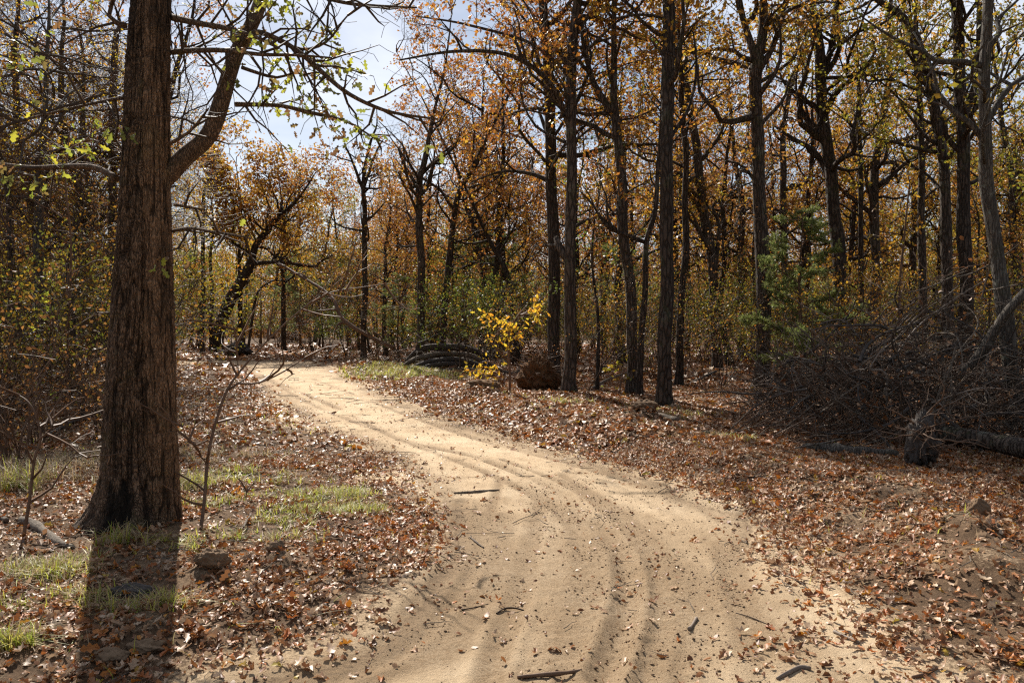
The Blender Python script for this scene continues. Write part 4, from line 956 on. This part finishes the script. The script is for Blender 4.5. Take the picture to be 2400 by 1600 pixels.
lay('fallen_branch', 'dark branch lying left of the big oak at the edge of the thicket', 'branch', [(110,1015),(150,985),(190,968),(245,950)], [8,9,8,5], 'rotwood', twigs=6, lift=.05, seed=14)
lay('stick', 'straight thin stick lying crosswise in the middle of the road', 'stick', [(1042,1133),(1080,1131),(1115,1128),(1148,1125)], [4,5,5,3], 'deadwood', seed=15)
lay('stick', 'short pale thick stick on the right half of the road', 'stick', [(1582,1452),(1590,1440),(1598,1424)], [9,8,8], 'twig_pale', seed=16)
lay('stick', 'dark stick lying across the road at the bottom edge', 'stick', [(1188,1562),(1240,1559),(1290,1557),(1338,1553)], [8,9,9,7], 'twig_brown', seed=17)
lay('stick', 'bent pale stick in front of the leaf drift at the bottom', 'stick', [(1785,1566),(1812,1552),(1840,1541),(1862,1545)], [7,8,10,8], 'twig_pale', seed=18)
lay('stick', 'forked twig left of the middle of the road', 'stick', [(1140,1415),(1160,1402),(1185,1400),(1205,1404)], [4,4,4,3], 'twig', twigs=3, seed=19)
lay('stick', 'pale stick poking out of the leaves at the right bottom', 'stick', [(1915,1466),(1945,1480),(1975,1494)], [8,7,6], 'twig_pale', seed=20)
lay('stick', 'brown stick lying in leaves below the pale one at right bottom', 'stick', [(2095,1572),(2120,1565),(2150,1548)], [8,8,6], 'twig_brown', seed=21)
lay('stick', 'dark branching twig on the left part of the road', 'stick', [(1080,1240),(1095,1252),(1110,1262)], [4,4,3], 'twig', twigs=3, seed=22)
lay('stick', 'thin twig lying on the road right of the middle', 'stick', [(1690,1412),(1710,1418),(1735,1428),(1760,1440)], [3,3,3,2], 'twig', twigs=3, seed=23)
lay('stick', 'thin crooked twig beside the fork twig on the road', 'stick', [(1060,1408),(1090,1400),(1120,1390)], [3,3,2], 'twig', twigs=2, seed=24)
lay('stick', 'upright pale curved twig left of the sunlit grass patch', 'stick', [(560,1245),(568,1225),(578,1210)], [4,4,2], 'deadwood', lift=.04, seed=25)
lay('stick', 'pale thin stick among the leaves right of the big trunks in the verge', 'stick', [(1378,968),(1392,985),(1402,998)], [3,3,2], 'deadwood', seed=26)
lay('log', 'thick fallen trunk at the right edge, its root end in the upturned roots', 'log', [(2145,1040),(2200,1048),(2270,1062),(2360,1085),(2480,1110)], [40,42,44,46,46], 'bark', lift=.10, rough=.10, sides=16, seed=27)
lay('log', 'long thin grey log lying in front of the brush heap', 'log', [(1845,1040),(1900,1048),(1975,1058),(2060,1068)], [14,22,24,20], 'bark_grey', lift=.0, sides=12, seed=28)
lay('log', 'dark rotten log at the foot of the cedar, left of the brush heap', 'log', [(1730,925),(1790,915),(1850,898),(1905,900)], [10,13,14,9], 'rotwood', twigs=4, seed=29)
lay('log', 'bleached broken log end on the soil mound right of the track', 'log', [(1508,990),(1530,998),(1556,1006)], [14,16,9], 'deadwood', lift=.06, seed=30)
lay('log', 'dark log lying in shade between the mound and the brush heap', 'log', [(1575,1010),(1620,1006),(1670,1003)], [10,13,8], 'rotwood', twigs=3, seed=31)
lay('fallen_branch', 'dark branch propped up behind the straight thick trunk', 'branch', [(1545,900),(1590,880),(1645,852)], [9,8,5], 'rotwood', dist=[19,20,21], twigs=3, seed=32)
lay('fallen_branch', 'pale broken branch propped between two trunks in the woods', 'branch', [(1340,905),(1400,870),(1460,850)], [7,6,4], 'deadwood', dist=[17,17.5,18], twigs=3, seed=33)
lay('fallen_limb', 'pale curved limb leaning diagonally against the spotted grey trunk', 'limb', [(2195,870),(2250,820),(2290,755),(2330,700),(2380,655),(2450,640)], [20,26,24,20,16,11], 'bark_grey', dist=[10.6,10.4,10.2,10,9.9,9.8], seed=34)
lay('fallen_limb', 'long mossy limb lying along the top of the brush heap', 'limb', [(2030,800),(2100,785),(2180,775),(2260,785),(2330,790)], [9,12,12,10,8], 'bark_grey', dist=[12.5,12.4,12.3,12.2,12], twigs=6, seed=35)
lay('fallen_limb', 'dark limb sloping down left out of the brush heap', 'limb', [(2200,790),(2120,850),(2060,880),(1960,900)], [12,12,10,6], 'rotwood', dist=[11.5,11,10.8,10.8], twigs=7, seed=36)
lay('fallen_branch', 'thin pale hooked branch standing out above the left side of the brush heap', 'branch', [(2035,930),(2038,870),(2025,850),(2000,848),(2015,820),(2035,790)], [4,5,5,4,4,2], 'twig_pale', dist=[9.8]*6, seed=37)
lay('fallen_branch', 'pale branch sloping right across the middle of the brush heap', 'branch', [(2140,925),(2200,905),(2250,892),(2300,892)], [4,5,4,3], 'twig_pale', dist=[9.4]*4, twigs=3, seed=38)
lay('fallen_branch', 'pale fork sticking up from the top of the brush heap', 'branch', [(2100,1000),(2140,930),(2180,850),(2195,790)], [7,6,5,3], 'deadwood', dist=[9.8]*4, twigs=4, seed=39)
lay('fallen_branch', 'long grey branch reaching up left to right above the brush heap', 'branch', [(2030,860),(2100,760),(2190,690),(2270,640)], [6,5,4,2], 'twig_pale', dist=[11]*4, twigs=6, seed=40)
lay('fallen_branch', 'thin branches arching over the leaves at the right edge', 'branch', [(2270,1185),(2300,1150),(2350,1135),(2400,1140)], [5,5,4,3], 'twig_brown', dist=[7.0]*4, twigs=6, seed=41)

# heap of curved logs
lg = [([(935,830),(960,805),(1000,797),(1050,797),(1085,803),(1125,822)], [11,14,16,16,13,8], 24.0, 'long arched dark log lying on top of the log heap'),
      ([(925,842),(960,822),(1010,812),(1070,815),(1110,830)], [9,12,12,12,8], 23.7, 'dark log curving along the front of the log heap, just under the top one'),
      ([(945,846),(985,830),(1040,824),(1090,835),(1135,850)], [9,10,11,10,7], 23.4, None), ([(955,850),(1000,838),(1050,836),(1100,846)], [8,10,10,7], 23.2, None),
      ([(975,838),(1020,826),(1080,828),(1140,842)], [9,11,10,8], 24.2, None), ([(960,824),(1010,818),(1060,822),(1120,838)], [8,10,10,7], 24.5, None),
      ([(990,856),(1040,848),(1090,850),(1115,856)], [8,9,9,7], 22.9, 'short straight log lying lowest in front of the log heap'),
      ([(1075,872),(1110,862),(1150,864),(1185,870)], [8,9,8,6], 21.4, 'crooked bare limb on the ground right of the log heap'),
      ([(1125,835),(1150,850),(1180,858),(1200,842)], [7,9,8,5], 21.8, 'pale broken limb at the right end of the log heap')]
for k, (p, w_, d, lab) in enumerate(lg):
    lay('curved_log', lab or 'dark crooked log stacked inside the heap of curved logs', 'log', p, w_, 'rotwood' if k in (0, 2, 3, 5) else 'deadwood', 'curved logs heaped beside the track', dist=[d] * len(p), sides=10, twigs=(3 if k in (0, 4, 5, 8) else 0), seed=400 + k)
def brush_mass(name, label, fn, n, seed, mat, L_=(.4, 1.4), rad=(.003, .009), wob=.25, cat='brush pile', parts='twigs', loc=None):
    rng = random.Random(seed); segs = []
    for _ in range(n):
        p = fn(rng); a = rng.uniform(0, 6.28); d = nrm((math.cos(a), math.sin(a) * .7, rng.gauss(.12, .6))); l = rng.uniform(*L_); r = rng.uniform(*rad)
        m = max(4, int(l / .1)); bend = rng.gauss(0, .09); bz = rng.gauss(-.02, .06)
        for k in range(m):
            d = nrm((d[0] + rng.gauss(0, .09) * wob * 4 - d[1] * bend, d[1] + rng.gauss(0, .09) * wob * 4 + d[0] * bend, d[2] + rng.gauss(0, .08) + bz))
            q = tuple(p[i] + d[i] * l / m for i in range(3))
            if q[2] < hz0(q[0], q[1]): break
            r2 = r * (1 - .7 * (k + 1) / m)
            segs.append((*p, *q, r * (1 - .7 * k / m), r2))
            if rng.random() < .25:
                e = nrm((d[0] + rng.gauss(0, .6), d[1] + rng.gauss(0, .6), d[2] + rng.gauss(0, .5))); ll = rng.uniform(.08, .3)
                q2 = tuple(q[i] + e[i] * ll for i in range(3)); segs.append((*q, *q2, r2 * .6 + .001, .0012))
            p = q
    return segs
def hz0(x, y): return -.02
PX0 = 5.7; PY0 = 11.0
def pile(r):
    while True:
        a = r.uniform(-1, 1); b = r.uniform(-1, 1)
        x = PX0 + .2 + a * 2.2; y = PY0 + b * 1.9
        top = 2.35 * max(0, 1 - (abs((x - 5.9) / 2.7)) ** 1.6) * max(0, 1 - abs(b) ** 2) * (.7 + .5 * float(vn(x * 1.3, y * 1.3, 44))) + .12
        z = top * r.random() ** .8
        if r.random() < .35 + .65 * top: return (x, y, z)
root = thing('brush_pile', 'large tangled heap of bare dead twigs right of the track, over the fallen trunk', 'brush pile', (PX0, PY0, 0))
o = np.array((PX0, PY0, 0))
for nm, cnt, mt, rd, sd in (('dark_twigs', 950, 'twig', (.004, .011), 1), ('brown_twigs', 330, 'twig_brown', (.0035, .008), 2), ('pale_twigs', 330, 'twig_pale', (.0035, .008), 3), ('grey_branches', 280, 'deadwood', (.007, .017), 5), ('thick_sticks', 130, 'rotwood', (.012, .026), 4)):
    S = np.asarray(brush_mass(nm, '', pile, cnt, sd, mt, rad=rd)); S[:, :3] -= o; S[:, 3:6] -= o
    mb = MB(); add_segs(mb, S, 4 if nm[-1] == 's' and nm != 'thick_sticks' else 6, .5); link(nm, mb.mesh(nm, M[mt]), root)
g_ = np.random.default_rng(5); rr_ = random.Random(6); P = np.array([pile(rr_) for _ in range(900)]) - o
mb = MB(); add_leaves(mb, P, g_.normal(size=P.shape), g_.uniform(.05, .1, len(P)), g_, 'simp', .6, None, g_.random(len(P)) * .8); link('trapped_leaves', mb.mesh('trapped_leaves', M['litter'], False), root)
def low(r):
    x = r.uniform(3.2, 5.4); y = r.uniform(9.5, 12.5); return (x, y, .15 * r.random() + .1)
S = np.asarray(brush_mass('', '', low, 420, 77, '', rad=(.003, .007), L_=(.3, .9)))
rt = thing('twig_heap', 'low spread of thin twigs on the leaves in front of the cedar', 'twig heap', (3.8, 10.8, 0)); S[:, :3] -= (3.8, 10.8, 0); S[:, 3:6] -= (3.8, 10.8, 0)
mb = MB(); add_segs(mb, S, 3, .6); link('twigs', mb.mesh('twigs', M['twig_brown']), rt)
def heap2(r): return (gnd(1000, 860)[0] + r.gauss(0, 1.3), 24.6 + r.gauss(0, .5), abs(r.gauss(0, .4)) + .05)
S = np.asarray(brush_mass('', '', heap2, 500, 78, '', rad=(.005, .012), L_=(.5, 1.6))); c0 = (gnd(1000, 860)[0], 24.6, 0); S[:, :3] -= c0; S[:, 3:6] -= c0
rt = thing('twig_heap', 'dark bare twigs bristling over and behind the curved log heap', 'twig heap', c0); mb = MB(); add_segs(mb, S, 3, .6); link('twigs', mb.mesh('twigs', M['twig']), rt)

# ------------------------------------------------------------------ root balls
def lump(mb, c, r, seed, n=48, amp=.28):
    th = np.linspace(0, 2 * math.pi, n, endpoint=False); ph = np.linspace(.02, math.pi - .02, n // 2)
    T_, Pp = np.meshgrid(th, ph); x = np.sin(Pp) * np.cos(T_); y = np.sin(Pp) * np.sin(T_); z = np.cos(Pp)
    k = 1 + amp * fbm(x * 2 + 5 + z, y * 2 + z * 1.7, 4, seed) + amp * .7 * fbm(x * 6 + z * 4, y * 6 - z * 5, 3, seed + 5)
    V = np.stack([x * r[0] * k, y * r[1] * k, z * r[2] * k], -1).reshape(-1, 3) + np.array(c)
    m = n; i = np.arange(len(ph) - 1)[:, None] * m; q = np.arange(m)[None]
    mb.add(V, np.stack([i + q, i + (q + 1) % m, i + m + (q + 1) % m, i + m + q], -1).reshape(-1, 4))
def rootball(name, label, px, py, d, r, seed, nroots, mat='clay', zc=None, rl=(.25, .7)):
    x = (px * K - 1200) / F * d; z0 = hz(x, d)
    root = thing(name, label, 'root ball', (x, d, z0)); mb = MB(); lump(mb, (0, 0, r[2] * .8), tuple(q * .85 for q in r), seed, 64, .55); lump(mb, (r[0] * .5, .1, r[2] * .5), tuple(q * .6 for q in r), seed + 3, 48, .5); lump(mb, (-r[0] * .45, 0, r[2] * .55), tuple(q * .62 for q in r), seed + 4, 48, .5); lump(mb, (r[0] * .1, 0, r[2] * 1.35), tuple(q * .5 for q in r), seed + 6, 48, .6)
    link('soil', mb.mesh('soil', M[mat]), root)
    T = Tree(seed, wob=.3, leafs=0, up=-.02, minl=.1, rmin=.002, seg=(.1, .08, .07, .05), dens=(0, 3, 4, 5)); g = random.Random(seed)
    for k in range(nroots):
        a = nrm((g.gauss(0, 1), g.gauss(-.4, 1), g.gauss(.2, .8))); p = (a[0] * r[0] * .8, a[1] * r[1] * .8, r[2] * .9 + a[2] * r[2] * .8)
        T.grow(p, nrm((a[0] + g.gauss(0, .3), a[1], a[2] - .2)), g.uniform(.004, .014), g.uniform(*rl), 2)
    mb = MB()
    for k, (P, rr) in enumerate(T.tubes): add_tube(mb, P, rr, 6, .1, k)
    add_segs(mb, T.segs, 4); link('roots', mb.mesh('roots', M['twig_brown']), root); return root
rootball('root_ball', 'upturned reddish clay root ball at the foot of the pair of tall trunks', 1238, 900, 16.9, (.40, .4, .40), 500, 60, rl=(.15, .55))
rootball('root_ball', 'upturned ragged roots with soil at the end of the thick fallen trunk', 2120, 1100, 8.15, (.14, .18, .30), 510, 44, 'rotwood', rl=(.2, .65))
rootball('root_ball', 'small dark clod of roots beside the leaning trunk at the bend', 545, 812, 33, (.5, .4, .32), 520, 10, 'rotwood')
rootball('root_ball', 'dark jagged upturned stump left of the brush heap, under the cedar', 1835, 880, 17, (.34, .3, .2), 530, 14, 'rotwood')

# ------------------------------------------------------------------ clods of earth that can be told apart
def clod(label, px, py, r, seed, mat='clod'):
    x, y = gnd(px, py); mb = MB(); lump(mb, (0, 0, 0), r, seed, 64, .32)
    o = link('dirt_clod', mb.mesh('dirt_clod', M[mat]), None, (x, y, hz(x, y) + r[2] * .35)); tag(o, label, 'dirt clod')
M['clod'] = plain('dry_brown_clod', [(.3, (.10, .062, .036)), (.7, (.27, .18, .11))], 14, .95, .012)
clod('dark brown upright clod in the leaves left of the road, below the grass patch', 490, 1352, (.10, .07, .065), 1)
clod('round dark clod right of the upright one, on the leaf-covered bank', 635, 1315, (.055, .05, .04), 2)
clod('flat tan stone-like clod in the shadow of the big oak at the bottom left', 335, 1515, (.085, .055, .03), 3)
clod('grey clod left of the flat tan one in the shadow', 255, 1535, (.08, .06, .035), 4)
clod('rounded soil lump on the bank at the right edge', 2245, 1285, (.07, .06, .07), 5)
clod('lumpy soil mass beside the bleached log end', 1480, 1000, (.16, .14, .08), 6)
clod('brown soil lump half way up the leafy right bank', 1110, 925, (.3, .2, .10), 7)
clod('dark log-like clod lying in the oak shadow', 305, 1395, (.12, .05, .04), 8, 'rotwood')

# ------------------------------------------------------------------ loose litter: leaves, crumbs, twigs, grass
rng = np.random.default_rng(77)
GP = [(735,1150,.42,.32,1300,.07,'g'),(820,1185,.22,.2,1300,.07,'g'),(690,1190,.3,.2,800,.07,'g'),(800,1150,.2,.2,900,.075,'g'),(580,1110,.5,.3,420,.1,'g'),(440,1130,.22,.25,420,.14,'g'),(480,1180,.3,.2,300,.1,'g'),(60,1335,.30,.18,800,.09,'m'),(130,1345,.15,.1,300,.1,'g'),
      (282,1275,.12,.10,170,.15,'m'),(225,1415,.16,.10,200,.11,'m'),(330,1430,.13,.09,220,.11,'m'),(390,1425,.05,.04,120,.1,'g'),(20,1510,.08,.06,260,.12,'g'),(40,1130,.3,.25,500,.28,'m'),(120,1090,.7,.5,700,.16,'s'),(230,1060,.6,.6,500,.14,'s'),
      (935,860,1.1,1.6,7000,.17,'g'),(990,872,.7,1.0,3000,.17,'g'),(880,850,.7,1.0,1500,.17,'g'),(1685,1015,.35,.3,500,.10,'g'),(2275,1258,.08,.08,120,.07,'g'),(1300,935,.6,.4,300,.14,'g'),(1560,960,.6,.5,300,.14,'m'),(1480,945,.5,.4,250,.12,'g'),(850,835,.6,.8,300,.2,'s'),
      (620,1260,.3,.2,300,.09,'m'),(470,1270,.25,.2,250,.08,'g'),(30,1420,.2,.1,200,.08,'g'),(150,1400,.12,.06,150,.08,'g'),(350,1120,.9,.5,400,.12,'s'),(650,1220,.4,.2,250,.08,'g'),(540,1060,.6,.4,260,.12,'s')]
def nrml(x, y, e=.03):
    hx = (H(x + e, y) - H(x - e, y)) / (2 * e); hy = (H(x, y + e) - H(x, y - e)) / (2 * e)
    N = np.stack([-hx, -hy, np.ones_like(hx)], 1); return N / np.linalg.norm(N, axis=1, keepdims=True)
def gauss_px(x, y, px, py, rx, ry):
    cx, cy_ = gnd(px, py); return np.exp(-(((x - cx) / rx) ** 2 + ((y - cy_) / ry) ** 2))
def leaf_density(x, y):
    sd = sdroad(x, y); xr = x > (.25 * (9 - y)) - .4
    cl = np.clip(.62 + 1.3 * fbm(x * 1.4, y * 1.4, 3, 71), .05, 1.6)
    fine = np.clip(.6 + 1.4 * fbm(x * 5, y * 5, 2, 72), .1, 1.8)
    out = np.clip((sd - .0) / .35, 0, 1)
    dr = 2200 * out * (.35 + .65 * fine) * (.45 + .55 * cl)
    dl = 1300 * out * (.3 + .7 * cl) * (.3 + .7 * fine)
    grs = sum(np.clip(q[4] / 900, .3, 1) * gauss_px(x, y, q[0], q[1], q[2], q[3]) for q in GP if q[6] != 's'); dl = dl * (1 - .8 * np.clip(grs, 0, 1)); dr = dr * (1 - .7 * np.clip(grs, 0, 1))
    dl = dl * (1 - .62 * np.clip((y - 7.5) / 2.5, 0, 1) * np.clip(1.1 - .6 * vn(x * .9, y * .5, 33), .3, 1))
    dr = dr * np.where(y < 8, np.clip(1.1 + .9 * fbm(x * 1.1, y * 1.1, 2, 34), .6, 1.4), 1)
    D = np.where(xr, dr, dl)
    D = D * (1 - .8 * np.clip(gauss_px(x, y, 870, 1105, .5, .35), 0, 1)) * (1 - .75 * gauss_px(x, y, 1850, 1390, .35, .55)) * (1 - .7 * gauss_px(x, y, 2240, 1330, .35, .4))
    D = D + 900 * gauss_px(x, y, 930, 1230, .28, .55) * np.clip((sd + .12) / .1, 0, 1)
    D = D + 500 * gauss_px(x, y, 1830, 1500, .25, .3) * fine
    D = D + 500 * gauss_px(x, y, 780, 1075, .7, .4) * fine
    D = D + 9 * cl + 45 * np.exp(-(sd / .25) ** 2) * fine + 25 * disturbed(x, y) * fine
    for (mx_, my_), r_, hh in MOUNDS: D = D * (1 - .5 * np.exp(-((x - mx_) ** 2 + (y - my_) ** 2) / (r_ * r_) * 1.6))
    return D
def sample(y0, y1, dens_max, u=(-.74, .74)):
    A = (u[1] - u[0]) * (y1 * y1 - y0 * y0) / 2 + 1.2 * (y1 - y0); n = int(A * dens_max)
    y = np.sqrt(rng.uniform(y0 * y0, y1 * y1, n)); x = rng.uniform(*u, n) * y + rng.uniform(-.6, .6, n); return x, y
for nm, y0, y1, shape, thin, sz, in (('near', 2.6, 9.5, 'lobed', 1.0, .060), ('mid', 9.5, 20, 'simp', .8, .08), ('far', 20, 48, 'dia', .2, .17)):
    x, y = sample(y0, y1, 2600 * thin); D = leaf_density(x, y) * thin
    k = rng.random(len(x)) < D / (2600 * thin); x, y, D = x[k], y[k], D[k] / thin
    n = len(x); N = nrml(x, y); h = H(x, y)
    tilt = np.where(sdroad(x, y) < -.1, .2, .42)
    Nn = N + rng.normal(size=(n, 3)) * tilt[:, None]; a = rng.uniform(0, 2 * math.pi, n); A = np.stack([np.cos(a), np.sin(a), np.zeros(n)], 1) + rng.normal(size=(n, 3)) * [0, 0, .25] 
    A = A - Nn * (np.sum(A * Nn, 1) / np.sum(Nn * Nn, 1))[:, None]
    z = h + .006 + rng.random(n) * np.clip(D / 900, 0.02, 1) * .03
    s = sz * np.clip(rng.lognormal(-.25, .38, n), .25, 1.5); P = np.stack([x, y, z], 1) - A * (s * .5)[:, None]
    rn = rng.random(n); redz = gauss_px(x, y, 930, 1230, .4, .6); rn = np.where(rng.random(n) < redz * .55, rng.uniform(.76, .95, n), rn)
    pale = rng.random(n) < .2; rn = np.where(pale, rng.uniform(.5, .66, n), rn)
    mb = MB(); add_leaves(mb, P, A, s, rng, shape, .6, np.cross(A, Nn) if False else Nn, rn)
    if nm == 'near': root_l = link('fallen_leaves', mb.mesh('fallen_leaves', M['litter'], False)); tag(root_l, 'brown and rust oak leaves littering the verges and forest floor', 'leaf litter', None, 'stuff')
    else: link('leaf_litter', mb.mesh('leaf_litter', M['litter'], False), root_l)['kind'] = 'stuff'
    print('leaves', nm, n)
x, y = sample(2.6, 14, 420); sd = sdroad(x, y); rh, ra = rut(x, y)
D = (16 + 120 * disturbed(x, y) + 50 * np.clip(ra, 0, 1) + 260 * np.exp(-(sd / .3) ** 2)) * np.clip(.3 + 1.8 * fbm(x * 3, y * 3, 3, 87), .03, 1.8) + 110 * (sd > 0)
k = rng.random(len(x)) < D / 420; x, y = x[k], y[k]; n = len(x)
P = np.stack([x, y, H(x, y) + .004], 1); A = rng.normal(size=(n, 3)) * [1, 1, .35]; mb = MB(); add_leaves(mb, P, A, rng.uniform(.010, .045, n), rng, 'simp', .7, np.array([0, 0, 1.]) + rng.normal(size=(n, 3)) * .5, rng.random(n) * .8)
link('leaf_bits', mb.mesh('leaf_bits', M['litter'], False), root_l)['kind'] = 'stuff'; print('bits', n)
# crumbs of soil on the road
x, y = sample(2.6, 16, 2600); sd = sdroad(x, y); rh, ra = rut(x, y)
D = 70 + 420 * disturbed(x, y) + 200 * np.clip(ra, 0, 1) + 420 * np.exp(-((sd) / .25) ** 2) + 200 * np.clip(fbm(x * 1.1, y * .7, 3, 62), 0, 1); D *= (sd < .3) * np.clip(.4 + 1.5 * fbm(x * 4, y * 4, 2, 81), .05, 1.6) * np.clip(1.5 - y / 14, .3, 1)
k = rng.random(len(x)) < D * 4 / 2600; x, y = x[k], y[k]; n = len(x); z = H(x, y)
OC = np.array([(1,0,0),(-1,0,0),(0,1,0),(0,-1,0),(0,0,1),(0,0,-1)], float); OF = np.array([(0,2,4),(2,1,4),(1,3,4),(3,0,4),(2,0,5),(1,2,5),(3,1,5),(0,3,5)])
s = .0015 + .009 * rng.random(n) ** 6 + .0018 * y / 6
V = np.stack([x, y, z], 1)[:, None] + (OC[None] * rng.uniform(.5, 1.3, (n, 6, 1)) * [1, 1, .7] + rng.normal(size=(n, 6, 3)) * .15) * s[:, None, None]
mb = MB(); mb.add(V.reshape(-1, 3), ((np.arange(n) * 6)[:, None, None] + OF[None]).reshape(-1, 3), np.repeat(rng.random(n), 8))
o = link('dirt_crumbs', mb.mesh('dirt_crumbs', M['clod'], True)); tag(o, 'crumbs of dry soil scattered over the road', 'soil crumbs', None, 'stuff'); print('crumbs', n)
# fine twigs and stems
x, y = sample(2.6, 22, 34); sd = sdroad(x, y); k = rng.random(len(x)) < np.where(sd < 0, .22, .8) * np.clip(.4 + fbm(x, y, 2, 83), .1, 1); x, y = x[k], y[k]; S = []
zz = H(x, y)
for i in range(len(x)):
    a = rng.uniform(0, 6.28); l = rng.uniform(.05, .35) * (1 + y[i] * .03); r = rng.uniform(.0012, .0035) * (1 + y[i] * .06); p = np.array([x[i], y[i], zz[i] + .012]); dz = rng.normal() * .15 + (.25 if rng.random() < .2 else 0)
    for q in range(4):
        a += rng.normal() * .3; p2 = p + np.array([math.cos(a), math.sin(a), dz * .4]) * l / 4; S.append((*p, *p2, r, r * .85)); p = p2; r *= .85
mb = MB(); add_segs(mb, S, 4, .5); o = link('twig_litter', mb.mesh('twig_litter', M['deadwood'])); tag(o, 'small twigs strewn over the leaves and the road', 'twigs', None, 'stuff')
# grass
def blades(x, y, hgt, mat, name, wd=.0020):
    n = len(x); z = H(x, y); a = rng.uniform(0, 6.28, n); lean = np.abs(rng.normal(size=n)) * 1.0 + .15; hh = hgt * rng.uniform(.4, 1.25, n)
    d = np.stack([np.cos(a), np.sin(a), np.zeros(n)], 1); sidev = np.stack([-np.sin(a), np.cos(a), np.zeros(n)], 1); P = np.stack([x, y, z - .005], 1); rows = []
    tt = [0, .35, .7, 1.0]
    wv = wd * (1 + y / 4)
    for t in tt:
        c = P + d * (hh * lean * t * t)[:, None] + np.array([0, 0, 1.]) * (hh * (t - .30 * lean * t * t))[:, None]
        w_ = wv * (1 - .9 * t); rows.append(c - sidev * w_[:, None]); rows.append(c + sidev * w_[:, None])
    V = np.stack(rows, 1); f = np.array([[0, 1, 3, 2], [2, 3, 5, 4], [4, 5, 7, 6]])
    mb = MB(); mb.add(V.reshape(-1, 3), ((np.arange(n) * 8)[:, None, None] + f[None]).reshape(-1, 4), np.repeat(np.clip(rng.random(n) * .8 + .2 * (vn(x * 3, y * 3, 4) * .5 + .5), 0, 1), 3)); return mb.mesh(name, mat, False)
gxs, gys, ghs, gk = [], [], [], []
for px, py, rx, ry, n, hh, kd in GP:
    cx, cy_ = gnd(px, py); tufts = max(5, n // 14); tx = cx + rng.normal(size=tufts) * rx * .6; ty = cy_ + rng.normal(size=tufts) * ry * .6
    q = rng.integers(0, tufts, n); gxs.append(tx[q] + rng.normal(size=n) * .03); gys.append(ty[q] + rng.normal(size=n) * .022); ghs.append(np.full(n, hh)); gk.append(np.where(rng.random(n) < {'g': .38, 'm': .65, 's': .95}[kd], 1, 0))
# sparse grass all over the verge
x, y = sample(3, 18, 60); sd = sdroad(x, y); k = (sd > .2) & (rng.random(len(x)) < np.clip(fbm(x * 1.2, y * 1.2, 3, 95) * 2.2, 0.02, .8)); x, y = x[k], y[k]
gxs.append(x); gys.append(y); ghs.append(np.full(len(x), .09)); gk.append((rng.random(len(x)) < .6).astype(int))
gxs, gys, ghs, gk = map(np.concatenate, (gxs, gys, ghs, gk)); m = gk == 0
o = link('grass', blades(gxs[m], gys[m], ghs[m], M['grass'], 'grass')); tag(o, 'green grass tufts growing in patches on the verges', 'grass', None, 'stuff')
o = link('dry_grass', blades(gxs[~m], gys[~m], ghs[~m], M['straw'], 'dry_grass')); tag(o, 'straw-coloured dry grass among the fallen leaves', 'dry grass', None, 'stuff')
print('objects', len(bpy.data.objects))

# ------------------------------------------------------------------ say which copy is which, by the landmarks it stands between
LM = [(-400, ''), (20, 'far left edge'), (92, 'crooked edge oak'), (218, 'grey leaning oak'), (320, 'double oak'), (500, 'leaning bend trunk'), (652, 'bend-head trunk'), (838, 'bare-crowned tree'), (967, 'straight heap oak'),
      (1120, 'yellow sapling'), (1238, 'clay root ball'), (1308, 'stubbed brown trunk'), (1450, 'top-forked oak'), (1528, 'thick straight trunk'), (1640, 'sinuous oak'), (1750, 'three-stemmed oak'), (1838, 'bright cedar'),
      (1930, 'low-limbed oak'), (1978, 'pole-like trunk'), (2120, 'slender heap oak'), (2215, 'upright dark oak'), (2310, 'spotted grey trunk')]
ORD = ['nearest', 'second nearest', 'third nearest', 'fourth nearest', 'fifth nearest', 'sixth nearest', 'seventh nearest', 'eighth nearest']
bins = {}
for o in COPIES:
    kd = o['group'].split(': ')[1].split(',')[0]; px = scr(tuple(o.location))[0]
    k = max([i for i, (x, n_) in enumerate(LM) if x <= px] or [0]); bins.setdefault((kd, k), []).append(o)
for (kd, k), L_ in bins.items():
    L_.sort(key=lambda o: o.location.y)
    where = 'outside the left edge' if k == 0 else ('right of the ' + LM[k][1] if k == len(LM) - 1 else 'between the %s and the %s' % (LM[k][1], LM[k + 1][1]))
    for i, o in enumerate(L_):
        lab = '%s %s' % (kd, where) + (', ' + ORD[min(i, 7)] if len(L_) > 1 else '')
        if len(lab.split()) > 16: print('LONG', lab)
        o['label'] = lab
